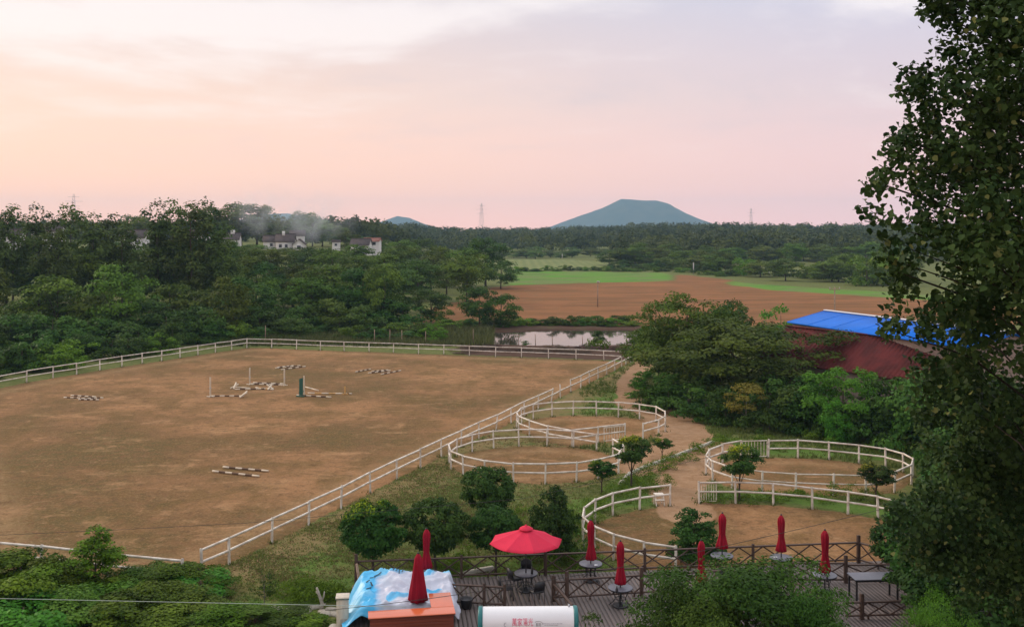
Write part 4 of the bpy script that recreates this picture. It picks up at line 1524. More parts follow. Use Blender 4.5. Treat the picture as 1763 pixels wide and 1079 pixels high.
# ------------------------------------------------------------------ umbrellas, tables, chairs
def closed_umbrella(px, top, label, z_top, r=.168, canopy=1.6, lean=(0, 0)):
    """top: photo row of the tip; z_top: height of the tip"""
    p = unp(px, top, z_top)
    H = z_top - DZ
    o = thing('umbrella', label, 'umbrella', (p.x, p.y, DZ), random.uniform(0, 1), 'closed red umbrellas on the deck')
    MB().tube([(0, 0, .02), (lean[0] * .5, lean[1] * .5, H * .5), (lean[0], lean[1], H - .05)], .024, 8).obj('pole', M_black, o, True)
    c = canopy
    r = r * random.uniform(.9, 1.12)
    prof = [(.02, H), (.07, H - .05), (r * .78, H - .16), (r * .80, H - .30), (r * .72, H - c * .35), (r * .64, H - c * .52), (r * .62, H - c * .60), (r * .80, H - c * .72), (r * 1.10, H - c * .88), (r * 1.22, H - c * .97), (r * .9, H - c), (.03, H - c + .02)]

    def wob(th, i):
        return 1 + (.20 if i > 2 else .07) * math.cos(8 * th + .25 * math.sin(i)) + .09 * math.sin(3 * th + i * .7 + px) + .05 * math.sin(13 * th + px)
    mb = MB()
    mb.lathe(prof, 40, (lean[0] * .8, lean[1] * .8, 0), wob)
    mb.obj('canopy', M_red, o, True)
    MB().lathe([(r * .74, 0), (r * .76, .02), (r * .76, .05), (r * .74, .07)], 24, (lean[0] * .8, lean[1] * .8, H - c * .58)).obj('strap', M_red, o, True)
    MB().lathe([(.0, H + .05), (.03, H + .04), (.04, H), (.02, H - .04)], 10, (lean[0], lean[1], 0)).obj('finial', M_black, o, True)
    MB().lathe([(.0, .16), (.06, .16), (.08, .12), (.26, .08), (.30, .05), (.30, 0), (0, 0)], 24).obj('base', M_black, o, True)
    return p


def round_table(p, label, r=.47, hgt=.72):
    o = thing('round_table', label, 'table', (p.x, p.y, DZ), random.uniform(0, 1.5), 'round grey tables on the deck')
    MB().lathe([(.03, hgt), (r - .02, hgt), (r, hgt - .008), (r, hgt - .03), (r - .03, hgt - .035), (.03, hgt - .035)], 36).obj('table_top', M_tabletop, o, True)
    MB().lathe([(r - .05, hgt - .036), (r - .02, hgt - .036), (r - .02, hgt - .075), (r - .05, hgt - .075)], 36).obj('apron', M_black, o, True)
    for k in range(4):
        a = k * math.pi / 2
        ca, sa = math.cos(a), math.sin(a)
        pts = [(ca * q, sa * q, z_) for q, z_ in ((r * .62, hgt - .05), (r * .60, .52), (r * .45, .36), (r * .42, .26), (r * .62, .13), (r * .95, .0))]
        MB().tube(pts, .016, 6).obj('leg', M_black, o, True)
    MB().lathe([(r * .40, .3), (r * .43, .31), (r * .43, .29), (r * .40, .28)], 20).obj('ring', M_black, o, True)
    return o


def chair(px, py, rz, label):
    p = unp(px, py, DZ)
    o = thing('garden_chair', label, 'chair', (p.x, p.y, DZ), rz, 'dark garden chairs')
    MB().box((0, 0, .43), (.46, .45, .03)).obj('seat', M_black, o)
    for sx in (-1, 1):
        MB().tube([(sx * .22, .21, 0), (sx * .22, .20, .43), (sx * .22, .22, .64), (sx * .20, -.2, .64)], .014, 6).obj('armrest', M_black, o, True)
        MB().tube([(sx * .21, .24, 0), (sx * .21, .19, .45)], .014, 6).obj('leg', M_black, o, True)
        MB().tube([(sx * .21, -.28, 0), (sx * .21, -.22, .45)], .014, 6).obj('leg', M_black, o, True)
        MB().tube([(sx * .21, -.21, .43), (sx * .21, -.28, .86)], .016, 6).obj('back_frame', M_black, o, True)
    n = 8
    mb = MB()
    v, q = [], []
    for i in range(n + 1):
        u_ = i / n * 2 - 1
        for z_ in (.50, .90 - .10 * u_ * u_):
            v.append((u_ * .21, -.22 - (z_ - .45) * .16 - .03 * (1 - u_ * u_), z_))
        for z_ in (.50, .90 - .10 * u_ * u_):
            v.append((u_ * .21, -.25 - (z_ - .45) * .16 - .03 * (1 - u_ * u_), z_))
    for i in range(n):
        a = i * 4
        q += [[a, a + 4, a + 5, a + 1], [a + 2, a + 3, a + 7, a + 6], [a + 1, a + 5, a + 7, a + 3], [a, a + 2, a + 6, a + 4]]
    mb.add(v, q)
    mb.obj('backrest', M_black, o, True)
    return o


for px, top, tb, lb, cn in (
        (736, 910, 'white edged round table behind the blue sheet', 'closed red umbrella leaning before the dark shrub, left of the open one', 1.55),
        (1017, 895, 'round table with a small white dish under a closed umbrella', 'closed red umbrella first right of the open one', 1.60),
        (1243, 883, 'round table at the railing before the rounded shrub', 'tall closed red umbrella against the sandy pen, beside the rounded shrub', 1.45),
        (1345, 886, 'round table with white dish near the sandy pen', 'tall closed red umbrella alone against the sandy pen', 1.50),
        (1068, 931, 'round table in the near row left of the leafy tree', 'closed red umbrella in the near row right of the white tank', 1.62),
        (1420, 912, 'round table beside the grey oblong table', 'closed red umbrella beside the grey oblong table', 1.65),
        (1208, 930, None, 'closed red umbrella with its hem hidden by the leafy tree', 1.60)):
    ztop = DZ + 2.45
    p = closed_umbrella(px, top, lb, ztop, canopy=cn, lean=(-.05, 0) if px == 736 else (random.uniform(-.02, .02), 0))
    if tb:
        round_table(p, tb)

# open umbrella
p = unp(905.5, 905, DZ + 2.55)
ou = thing('umbrella', 'open bright red umbrella over a round table on the deck', 'umbrella', (p.x, p.y, DZ), R(12))
H = 2.55
UR = 1.46
MB().tube([(0, 0, .02), (0, 0, H)], .024, 8).obj('pole', M_black, ou, True)
MB().lathe([(.0, .16), (.06, .16), (.08, .12), (.26, .08), (.30, .05), (.30, 0), (0, 0)], 24).obj('base', M_black, ou, True)
for k in range(8):
    a0, a1 = k * math.pi / 4, (k + 1) * math.pi / 4
    v, q = [], []
    nr = 7
    for i in range(nr + 1):
        f_ = .05 + .95 * i / nr
        for j in range(5):
            t = j / 4
            x0_, y0_ = math.cos(a0) * (1 - t) + math.cos(a1) * t, math.sin(a0) * (1 - t) + math.sin(a1) * t
            sag = -.07 * f_ * math.sin(math.pi * t)
            v.append((x0_ * UR * f_, y0_ * UR * f_, H - .10 - .50 * f_ ** 1.08 + sag * .6))
    for i in range(nr):
        for j in range(4):
            q.append([i * 5 + j, i * 5 + j + 1, (i + 1) * 5 + j + 1, (i + 1) * 5 + j])
    n_ = len(v)
    v2 = v + [(a, b, c - .012) for a, b, c in v]
    q2 = q + [[b + n_ for b in reversed(f_)] for f_ in q]
    for j in range(4):
        i = nr * 5 + j
        q2.append([i, i + 1, i + 1 + n_, i + n_])
    MB().add(v2, q2).obj('canopy_panel', M_pink, ou, True)
    bar('rib', ou, M_black, (0, 0, H - .16), (math.cos(a0) * UR * .99, math.sin(a0) * UR * .99, H - .635), .018, .018)
MB().lathe([(0, H + .07), (.03, H + .06), (.035, H + .0), (.15, H - .02), (.27, H - .10), (.28, H - .13), (.2, H - .10)], 16, (0, 0, 0), lambda th, i: 1 + .06 * math.cos(8 * th)).obj('vent_cap', M_pink, ou, True)
round_table(p, 'round table set with dark chairs under the open umbrella')
tp = p
chair(888, 1014, R(-60), 'dark garden chair, first behind the table under the open umbrella')
chair(906, 1004, R(180), 'dark garden chair between railing and table under the open umbrella')
chair(924, 1036, R(25), 'dark garden chair with its back towards the white tank')
chair(872, 1031, R(-80), 'dark garden chair at the braced post left of the umbrella table')

# small things on tables
def dish(px, py, label):
    q = unp(px, py, DZ + .745)
    o = MB().lathe([(.0, -.02), (.05, -.022), (.075, .02), (.068, .022), (.045, -.008), (0, -.008)], 16).obj('dish', M_flash, None, True)
    o.location = q
    tag(o, label, 'dish', 'white dishes on the tables')


dish(1026, 972.5, 'small white dish on the table right of the open umbrella')
dish(1335, 959, 'small white dish on the table near the sandy pen')


def bottle(px, py, label):
    q = unp(px, py, DZ + .72)
    o = MB().lathe([(0, .002), (.045, .002), (.05, .03), (.05, .14), (.02, .20), (.02, .25), (0, .25)], 12).obj('bottle', M_black, None, True)
    o.location = q
    tag(o, label, 'bottle', 'dark bottles on the tables')


bottle(916, 987, 'dark bottle on the table under the open umbrella')
bottle(1062, 1020, 'dark bottle on the near row table')
bottle(1424, 1001, 'dark bottle on the table beside the oblong one')

# oblong table
tA, tB, tC, tD = [deck_i @ unp(*q, DZ + .86) for q in ((1462, 990), (1520, 982), (1545, 993), (1480, 1001))]
c_ = deck_m @ Vector(((tA.x + tC.x) / 2, (tA.y + tC.y) / 2, DZ))
ot = thing('oblong_table', 'grey oblong table with dark legs at the far end of the deck', 'table', c_, ang - R(3))
box('table_top', ot, M_tabletop, (0, 0, .86), (1.75, .82, .05))
box('apron', ot, M_black, (0, 0, .80), (1.65, .72, .06))
for sx in (-.8, .8):
    for sy in (-.35, .35):
        bar('leg', ot, M_black, (sx, sy, 0), (sx, sy, .77), .06, .06)

# flower pot shape by the inner railing
q = unp(803, 1046, DZ)
o = MB().lathe([(0, 0), (.17, 0), (.2, .05), (.24, .34), (.26, .36), (.22, .36), (.20, .30), (0, .28)], 20).obj('planter', M_black, None, True)
o.location = q
tag(o, 'dark round planter on the deck beside the inner railing', 'planter')

# ------------------------------------------------------------------ bar counter
ck = thing('bar_counter', 'L shaped bar counter with glossy orange top and red brown cladding', 'counter', (unp(634, 1065, 1.9).x, unp(634, 1065, 1.9).y, DZ), R(9))
CLn, CH2, CD = 2.95, 1.10, .62
box('counter_top', ck, M_orange, (CLn / 2, CD / 2, CH2), (CLn, CD, .06))
box('counter_top', ck, M_orange, (CLn - .39, CD + .66, CH2 + .004), (.78, 1.32, .06))
for k in range(9):
    zc = CH2 - .10 - k * .112
    box('cladding_board', ck, M_cladding, (CLn / 2, .07, zc), (CLn - .12, .03, .104))
    box('cladding_board', ck, M_cladding, (CLn - .07, .98, zc), (.03, 1.75, .104))
box('carcass', ck, M_rail, (CLn / 2, CD / 2 + .06, CH2 / 2 - .03), (CLn - .2, CD - .16, CH2 - .10))
box('carcass', ck, M_rail, (CLn - .40, 1.28, CH2 / 2 - .03), (.56, 1.16, CH2 - .10))
# umbrella standing behind the counter
p = unp(720, 952, DZ + 2.5)
q = unp(716, 1040, DZ + 1.0)
cu = thing('umbrella', 'closed red umbrella flaring over the blue sheet and orange counter', 'umbrella', (p.x, p.y, DZ), 0, 'closed red umbrellas on the deck')
H = 2.5
MB().tube([(0, 0, .02), (0, 0, H)], .024, 8).obj('pole', M_black, cu, True)
MB().lathe([(.02, H), (.07, H - .05), (.13, H - .16), (.16, H - .5), (.22, H - .95), (.29, H - 1.4), (.33, H - 1.68), (.30, H - 1.70), (.03, H - 1.55)], 40, (0, 0, 0), lambda th, i: 1 + (.13 if i > 2 else .05) * math.cos(8 * th) + .04 * math.sin(3 * th + i)).obj('canopy', M_red, cu, True)
MB().lathe([(.0, H + .05), (.03, H + .04), (.04, H), (.02, H - .04)], 10).obj('finial', M_black, cu, True)
MB().lathe([(.0, .16), (.06, .16), (.08, .12), (.26, .08), (.30, .05), (.30, 0), (0, 0)], 24).obj('base', M_black, cu, True)

# ------------------------------------------------------------------ blue and white plastic sheet thrown over a heap
mt = bpy.data.materials.new('blue_white_sheet')
mt.use_nodes = True
ht = NT(mt.node_tree)
bt = mt.node_tree.nodes['Principled BSDF']
tf = ht.attr('blue')
tn = ht.noise(ht.n('ShaderNodeTexCoord').outputs['Object'], 1.3, 3, .5)
tc = ht.mix(ht.ss(ht.math('ADD', tf, ht.math('MULTIPLY', ht.math('SUBTRACT', tn, .5), .9)), .30, .66), (.56, .58, .67), (.055, .44, .76))
tc = ht.mix(ht.math('MULTIPLY', ht.ss(tn, .40, .62), .5), tc, ht.mix(tf, (.60, .62, .68), (.30, .70, .88)))
ht.put(bt.inputs['Base Color'], tc)
bt.inputs['Roughness'].default_value = .38
rs_ = np.random.RandomState(8)
nu, nv = 90, 70
U, V = np.meshgrid(np.linspace(0, 1, nu), np.linspace(0, 1, nv))
# local plan: x 0..4.3 from the deck's open end, y 0..4 away from the camera
sx_ = U * 4.05
sy_ = V * 2.75
edge_l = sstep(U, 0, .16)
edge_f = sstep(V, 0, .05)
edge_b = sstep(1 - V, 0, .10)
edge_r = sstep(1 - U, 0, .06)
mound = .62 + .42 * sstep(V, .10, .95) + .10 * np.sin(U * 5 + .5)
zz = mound * edge_l * (.45 + .55 * edge_f) * edge_b * (.35 + .65 * edge_r)
wr = .15 * (1 - np.abs(fbm(U * 4 + 5 * V, V * 3 - 2 * U, 2) - .5) * 4).clip(0, 1) ** 2 + .08 * (1 - np.abs(fbm(U * 9 - 7 * V + 5, V * 8 + 3 * U, 2) - .5) * 4).clip(0, 1) ** 2 + np.abs(fbm(U * 16 - 9 * V, V * 14, 3) - .5) * .10
zz = zz + wr * (.25 + .75 * edge_l) + .02
sx_ = sx_ - .35 * (1 - edge_l) * fbm(V * 5, U * 2, 2) + (fbm(U * 6, V * 6 + 9, 3) - .5) * .18
sy_ = sy_ + (fbm(U * 6 + 30, V * 6, 3) - .5) * .18
blue = np.clip(1.0 - sstep(U, .16, .42), 0, 1) * .95 + sstep(V, .70, .92) * .85 + .8 * np.exp(-((V - .22 - .42 * (U - .35)) / .06) ** 2) * (U > .34) * (U < .86)
id_ = np.arange(nu * nv).reshape(nv, nu)
q_ = np.stack([id_[:-1, :-1], id_[:-1, 1:], id_[1:, 1:], id_[1:, :-1]], -1).reshape(-1, 4)
tarp = link('plastic_sheet', mesh_np('plastic_sheet', np.stack([sx_, sy_, zz], -1).reshape(-1, 3), q_, mt, True, {'blue': np.clip(blue, 0, 1).ravel()}))
o0 = unp(597, 1083, DZ)
tarp.location = (o0.x, o0.y, DZ)
tarp.rotation_euler = (0, 0, ang + R(2))
tag(tarp, 'crumpled blue and white plastic sheet thrown over a heap on the deck', 'tarp')
sm = tarp.modifiers.new('thickness', 'SOLIDIFY')
sm.thickness = .012
# dark printed strokes on the sheet
zg = zz


def mark(u0, v0, L, wd, rot, name='printed_mark'):
    i, j = int(v0 * (nv - 1)), int(u0 * (nu - 1))
    i, j = min(max(i, 1), nv - 2), min(max(j, 1), nu - 2)
    tu = Vector((sx_[i, j + 1] - sx_[i, j - 1], sy_[i, j + 1] - sy_[i, j - 1], zz[i, j + 1] - zz[i, j - 1])).normalized()
    tv = Vector((sx_[i + 1, j] - sx_[i - 1, j], sy_[i + 1, j] - sy_[i - 1, j], zz[i + 1, j] - zz[i - 1, j])).normalized()
    nn_ = tu.cross(tv).normalized()
    c = Vector((sx_[i, j], sy_[i, j], zz[i, j])) + nn_ * .03
    dv = tu * math.cos(rot) + tv * math.sin(rot)
    bar(name, tarp, M_textblack, c - dv * L / 2, c + dv * L / 2, wd, .012)


for u0, v0, L, wd, rot in ((.20, .62, .28, .05, .9), (.24, .70, .22, .05, .2), (.22, .55, .20, .05, 1.8), (.27, .78, .26, .05, .6), (.18, .48, .22, .05, .7), (.30, .84, .20, .04, 1.2), (.42, .86, .14, .03, 1.4), (.45, .86, .14, .03, .9), (.48, .85, .14, .03, 1.5), (.51, .85, .12, .03, 1.0), (.60, .90, .2, .04, .4), (.66, .91, .2, .04, 1.0)):
    mark(u0, v0, L, wd, rot)

# cream pillar beside the deck end
p = unp(590, 1025, 1.75)
cp = thing('cream_pillar', 'cream rendered pillar standing at the open end of the deck', 'pillar', (p.x, p.y, 0), R(6))
box('shaft', cp, M_cream, (0, 0, .84), (.42, .40, 1.7))
box('cap', cp, M_cream, (0, 0, 1.73), (.48, .46, .08))
box('recess_panel', cp, M_stone, (.06, -.205, .55), (.26, .03, .85))
q = unp(574, 1074, .5)
o = MB().lathe([(0, .5), (.12, .48), (.2, .4), (.24, .28), (.2, .14), (.12, .06), (.14, .0), (0, 0)], 20).obj('stone_ball', M_cream, None, True)
o.location = (q.x, q.y, 0)
tag(o, 'round pale stone ball at the foot of the cream pillar', 'stone ball')

# leaning pale post at the deck corner, dead stump, stones
o = MB().tube([(0, 0, -.9), (.03, .02, 0), (-.12, .05, .95)], [.07, .065, .05], 7).obj('timber_post', M_pole_wood, None, True)
q = unp(619, 1012, DZ)
o.location = (q.x, q.y, DZ)
tag(o, 'pale leaning timber post at the railing corner', 'post')
q = unp(553, 1050)
mb = MB()
mb.tube([(0, 0, -.1), (.05, 0, .3), (-.1, .05, .65), (-.22, 0, 1.0)], [.12, .09, .07, .05], 7)
mb.tube([(.0, 0, .35), (.12, .05, .6), (.16, .0, .82)], [.06, .04, .03], 6)
mb.tube([(-.1, .05, .65), (-.28, .1, .8)], [.05, .03], 6)
mb.tube([(.02, 0, .2), (.22, -.05, .3)], [.05, .03], 6)
o = mb.obj('dead_stump', M_stone, None, True)
o.location = q
o.scale = (.8, .8, .9)
tag(o, 'bleached dead stump with broken branches beside the stones', 'stump')
rr = random.Random(9)
for px, py, s in ((478, 1046, .3), (505, 1048, .34), (520, 1054, .4), (540, 1046, .36), (560, 1056, .42), (580, 1058, .4), (600, 1062, .36), (495, 1056, .3), (462, 1050, .26), (572, 1048, .3)):
    v = []
    mb = MB()
    ph = [rr.uniform(0, 6) for _ in range(4)]
    mb.lathe([(0.001, .0), (.8, .05), (1, .3), (.85, .6), (.45, .8), (0.001, .84)], 12, (0, 0, 0), lambda th, i: 1 + .2 * math.sin(2 * th + ph[0]) + .12 * math.sin(3 * th + ph[1] + i))
    o = mb.obj('stone', M_stone, None, True)
    o.location = unp(px, py) - Vector((0, 0, .05))
    o.scale = (s * .95, s * .6, s * .5)
    o.rotation_euler = (0, 0, rr.uniform(-.4, .4))
    tag(o, 'pale weathered stone in the row bordering the grass', 'stone', 'stones bordering the grass')

# ------------------------------------------------------------------ solar water heater on the lower roof
hd = 21.0
px0, px1 = 823, 995
hx0, hx1 = (px0 - CX) * hd / F, (px1 - CX) * hd / F
zt = CH - (1044 - HY) * hd / F
TR = .265
hl = hx1 - hx0
ht_ = thing('solar_water_heater', 'white solar water heater tank with teal end caps on the roof below', 'water heater', ((hx0 + hx1) / 2, hd, zt - TR), R(1))
XA = np.linspace(-hl / 2 + .10, hl / 2 - .10, 2)


def xcyl(profile, sides=40):
    """lathe around the x axis: profile of (x, r)"""
    v, q = [], []
    for i, (xx_, r_) in enumerate(profile):
        for k in range(sides):
            th = 2 * math.pi * k / sides
            v.append((xx_, r_ * math.cos(th), r_ * math.sin(th)))
    for i in range(len(profile) - 1):
        for k in range(sides):
            k2 = (k + 1) % sides
            q.append([i * sides + k, (i + 1) * sides + k, (i + 1) * sides + k2, i * sides + k2])
    return MB().add(v, q)


xcyl([(-hl / 2 + .08, TR), (0, TR), (hl / 2 - .08, TR)]).obj('tank', M_tank, ht_, True)
for s in (-1, 1):
    xcyl([(s * (hl / 2 - .10), TR - .02), (s * (hl / 2 - .10), TR + .012), (s * (hl / 2 - .025), TR + .012), (s * (hl / 2 - .008), TR - .005), (s * hl / 2, TR - .05), (s * hl / 2, .001)]).obj('end_cap', M_teal, ht_, True)
MB().tube([(hl / 2 - .19, 0, TR - .02), (hl / 2 - .19, 0, TR + .05)], .022, 10).obj('vent_pipe', M_steel, ht_, True)
for k in range(16):
    xx_ = -hl / 2 + .2 + k * (hl - .4) / 15
    MB().tube([(xx_, -.10, -TR * .8), (xx_, -1.35, -1.55)], .028, 8).obj('glass_tube', M_tube, ht_, True)
for s in (-1, 1):
    xx_ = s * (hl / 2 - .3)
    bar('stand_leg', ht_, M_steel, (xx_, .05, -TR), (xx_, .25, -1.75), .04, .04)
    bar('stand_leg', ht_, M_steel, (xx_, -.05, -TR), (xx_, -1.40, -1.72), .04, .04)
    bar('stand_brace', ht_, M_steel, (xx_, .25, -1.72), (xx_, -1.40, -1.72), .04, .04)
bar('tube_rail', ht_, M_steel, (-hl / 2 + .1, -1.37, -1.6), (hl / 2 - .1, -1.37, -1.6), .08, .06)


def wrap_text(body, size, xc, zc, m_, name):
    cu_ = bpy.data.curves.new(name, 'FONT')
    cu_.body = body
    cu_.size = size
    cu_.align_x = 'CENTER'
    cu_.align_y = 'CENTER'
    cu_.resolution_u = 2
    t_ = bpy.data.objects.new('tmp_text', cu_)
    COL.objects.link(t_)
    dg = bpy.context.evaluated_depsgraph_get()
    me_ = bpy.data.meshes.new_from_object(t_.evaluated_get(dg))
    bpy.data.objects.remove(t_)
    rr_ = TR + .003
    th0 = math.asin(max(-1, min(1, zc / TR)))
    for v_ in me_.vertices:
        th = th0 + v_.co.y * 1.4 / TR
        v_.co = Vector((xc + v_.co.x * .9, -rr_ * math.cos(th), rr_ * math.sin(th)))
    me_.materials.clear()
    me_.materials.append(m_)
    link(name, me_, ht_)


def tx(px):
    return (px - 909) * hd / F


wrap_text('\u842c\u5bb6\u967d\u5149', .125, tx(899), .03, M_textred, 'lettering')
wrap_text('\u7cfb\u5217', .062, tx(926), -.015, M_textblack, 'lettering')
# swoosh over the small words, emblem left of the name, and the line of small print
mb = MB()
sw = []
for k in range(13):
    a = R(150 - k * 15)
    sw.append((tx(926) + .085 * math.cos(a), .018 + .045 * math.sin(a)))
for (a_, b_) in zip(sw[:-1], sw[1:]):
    def P_(q):
        return (q[0], -math.sqrt((TR + .004) ** 2 - q[1] ** 2), q[1])
    mb.tube([P_(a_), P_(b_)], .003, 5)
mb.obj('swoosh', M_textblack, ht_)
mb = MB()
em = [(tx(870) + .028 * math.cos(a), -.005 + .04 * math.sin(a)) for a in np.linspace(R(60), R(290), 10)]
for (a_, b_) in zip(em[:-1], em[1:]):
    mb.tube([P_(a_), P_(b_)], .005, 5)
mb.obj('emblem', M_textgrey, ht_)
rr = random.Random(4)
for row, zc in ((0, .012), (1, -.022)):
    mb = MB()
    u_ = tx(934 + row * 2)
    while u_ < tx(966 - row * 8):
        wdt = rr.uniform(.006, .02)
        mb.tube([P_((u_, zc)), P_((u_ + wdt, zc))], .005, 4)
        u_ += wdt + rr.uniform(.004, .02)
    mb.obj('small_print', M_textgrey, ht_)
# the roof that carries it
rz_ = zt - TR - 1.75
lr = thing('lower_roof_house', 'lower wing of the building under the water heater', 'house', (0, 0, 0))
box('roof_slab', lr, M_roofslab, (0, 14.5, rz_ - .12), (16, 14.6, .24))
box('wall', lr, M_cream, (0, 14.5, rz_ / 2 - .12), (15.4, 14.0, rz_ - .24))

# ------------------------------------------------------------------ ornamental trees and shrubs near the deck
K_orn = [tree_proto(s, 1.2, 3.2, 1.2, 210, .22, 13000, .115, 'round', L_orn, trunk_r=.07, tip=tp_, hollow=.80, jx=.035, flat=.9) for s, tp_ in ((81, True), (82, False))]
K_ornb = tree_proto(83, 1.2, 2.8, .25, 130, .28, 11000, .12, 'dome', L_orn, trunk_r=.06)
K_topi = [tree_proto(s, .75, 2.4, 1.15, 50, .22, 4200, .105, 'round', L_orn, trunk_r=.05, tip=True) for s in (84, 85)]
K_thin = tree_proto(86, .8, 2.2, .5, 26, .24, 700, .10, 'upright', L_dark, trunk_r=.035, bmat=M_bark_pale, nb=14)
K_weed = [tree_proto(s, .9, 1.0, .0, 30, .26, 900, .13, 'dome', L_bush, trunk_r=.02, aspect=.3) for s in (87, 88)]


def orn(px, py, ytop, wpx, k, label, name='ornamental_tree', rot=0.0):
    p_ = unp(px, py)
    top_ = CH - (ytop - HY) * p_.y / F
    return plant(k, name, label, 'tree' if 'tree' in name else 'shrub', p_, top_, wpx * p_.y / F, rot)


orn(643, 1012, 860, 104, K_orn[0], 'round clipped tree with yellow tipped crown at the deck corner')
orn(750, 1000, 860, 104, K_orn[1], 'dark round tree behind the leaning red umbrella', rot=1.)
orn(840, 925, 804, 86, K_orn[1], 'dark round tree in front of the lower round pen', rot=2.)
orn(853, 990, 872, 88, K_orn[1], 'dark round tree behind the open red umbrella', rot=3.)
orn(955, 968, 838, 84, K_ornb, 'bushy dark shrub between open umbrella and curved rail', 'shrub')
orn(1195, 972, 876, 88, K_ornb, 'rounded dark shrub at the railing before the sandy pen', 'shrub', 1.)
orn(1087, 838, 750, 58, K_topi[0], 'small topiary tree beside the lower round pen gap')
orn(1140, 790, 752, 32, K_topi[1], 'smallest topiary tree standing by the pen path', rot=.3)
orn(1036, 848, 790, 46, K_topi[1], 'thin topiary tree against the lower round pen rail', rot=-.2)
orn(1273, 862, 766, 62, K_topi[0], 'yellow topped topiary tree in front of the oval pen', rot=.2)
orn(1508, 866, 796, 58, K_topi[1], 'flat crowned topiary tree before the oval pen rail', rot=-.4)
orn(455, 1048, 975, 44, K_thin, 'thin half bare shrub on the grass left of the deck', 'shrub')
orn(900, 985, 905, 50, K_thin, 'bare twiggy shrub behind the table under the open umbrella', 'shrub')
orn(1005, 985, 900, 50, K_thin, 'twiggy shrub between the deck railing and the curved rail', 'shrub', 1)
rr = random.Random(31)
GW = 'leafy weed clumps'
wl = [(1075 + k * 11, 838 - k * 5.2 + rr.uniform(-2, 9)) for k in range(14)] + [(1020 + k * 16, 872 - k * 4 + rr.uniform(-6, 8)) for k in range(9)] + \
     [(880 + rr.uniform(-20, 150), rr.uniform(880, 985)) for k in range(22)] + [(1215 + k * 20, 860 + rr.uniform(-6, 6)) for k in range(16)] + \
     [(1240 + rr.uniform(-10, 260), rr.uniform(757, 783)) for k in range(16)] + [(460 + rr.uniform(0, 140), rr.uniform(1018, 1042)) for k in range(14)] + \
     [(700 + rr.uniform(0, 110), rr.uniform(965, 992)) for k in range(9)]
WV, WT = [], []
for px, py in wl:
    p = unp(px, py)
    if inpoly(np.array([p.x]), np.array([p.y]), PEN4)[0] and py < 950 and px > 1030:
        continue
    sx_w, sz_w = rr.uniform(.8, 1.9) / 1.8, rr.uniform(.3, .9)
    c_, cr_w = clumps(rr.randint(0, 9999), .9 * sx_w, .9 * sx_w, sz_w, 0, 16, .24, 'dome')
    v_, f_w, a_w = leaves(c_, cr_w, 420, .12, rr.randint(0, 9999), aspect=.3)
    WV.append(v_ + np.array([p.x, p.y, p.z]))
    WT.append(a_w['tone'])
WV = np.concatenate(WV)
tag(link('weeds', mesh_np('weeds', WV, np.arange(len(WV)).reshape(-1, 4), L_bush, False, {'tone': np.concatenate(WT)})), 'low leafy weeds in the grass around the pens and the deck', 'weeds', None, 'stuff')

# hedge of bushes at the near arena end
K_near = [tree_proto(s, 1.7, 3.0, .1, 42, .50, 8000, .15, 'dome', L_bush, trunk_r=.07) for s in (91, 92, 93)]
K_near += [tree_proto(97, 1.5, 3.2, .1, 34, .46, 6500, .14, 'upright', L_fore, trunk_r=.07, jx=.25), tree_proto(98, 1.6, 2.8, .1, 30, .55, 7000, .12, 'dome', L_wood, trunk_r=.07, jx=.25), tree_proto(99, 1.5, 3.0, .1, 30, .5, 6000, .17, 'spread', L_bright, trunk_r=.07, jx=.25)]
K_feather = tree_proto(94, 1.0, 4.2, .6, 60, .36, 4200, .15, 'upright', L_bush, trunk_r=.05, flat=.6)
GH = 'bushes along the near arena end'
for px, yt, d, wd in ((-20, 945, 41, 4.5), (35, 950, 41, 4), (80, 962, 40, 3.4), (60, 985, 38, 4), (125, 985, 40, 3.4), (5, 990, 36, 4.5), (205, 985, 40.5, 3.4), (245, 972, 41, 3.2), (300, 966, 41, 3.4), (345, 995, 40, 3.2), (372, 990, 40.5, 2.4), (180, 1005, 38, 4.2), (270, 1000, 38.5, 4.2), (330, 1020, 38, 4),
                     (110, 1020, 36, 4.4), (40, 1030, 35, 4.4), (215, 1035, 36, 4.4), (300, 1045, 36, 4.4), (380, 1040, 37, 3.6), (440, 1062, 37, 3.0), (490, 1068, 37, 2.8), (540, 1072, 36.5, 2.4)):
    p = at(px, d)
    plant(rr.choice(K_near), 'bush', 'thick leafy bush in the near hedge below the arena', 'bush', p, max(.8, CH - (yt - HY) * d / F) * rr.uniform(.88, 1.12), wd * rr.uniform(.65, .95), None, GH)
p = at(165, 40.5)
plant(K_feather, 'feathery_tree', 'slender feathery young tree standing up out of the near hedge', 'tree', p, CH - (900 - HY) * 40.5 / F, 1.9)

# trees standing between the camera and the deck
K_fore = tree_proto(95, 3.0, 6.0, 1.2, 80, .80, 40000, .135, 'round', L_fore, trunk_r=.12, nb=14, aspect=.5, jx=.25)
K_fore2 = tree_proto(96, 3.0, 6.0, 1.2, 130, .55, 20000, .10, 'round', L_bright, trunk_r=.12, nb=14, aspect=.35)
p = at(1288, 30)
plant(K_fore, 'broadleaf_tree', 'leafy green tree rising in front of the deck tables', 'tree', p, CH - (978 - HY) * 30 / F, 6.0)
p = at(1190, 29)
plant(K_fore, 'broadleaf_tree', 'lower leafy tree against the near deck planks', 'tree', p, CH - (1018 - HY) * 29 / F, 3.6)
p = at(1390, 29)
plant(K_fore, 'broadleaf_tree', 'leafy tree spilling over the slanting deck rail', 'tree', p, CH - (1022 - HY) * 29 / F, 3.4)
p = at(1612, 27)
plant(K_fore2, 'broadleaf_tree', 'fine leaved bright green tree under the poplar', 'tree', p, CH - (1016 - HY) * 27 / F, 2.6)
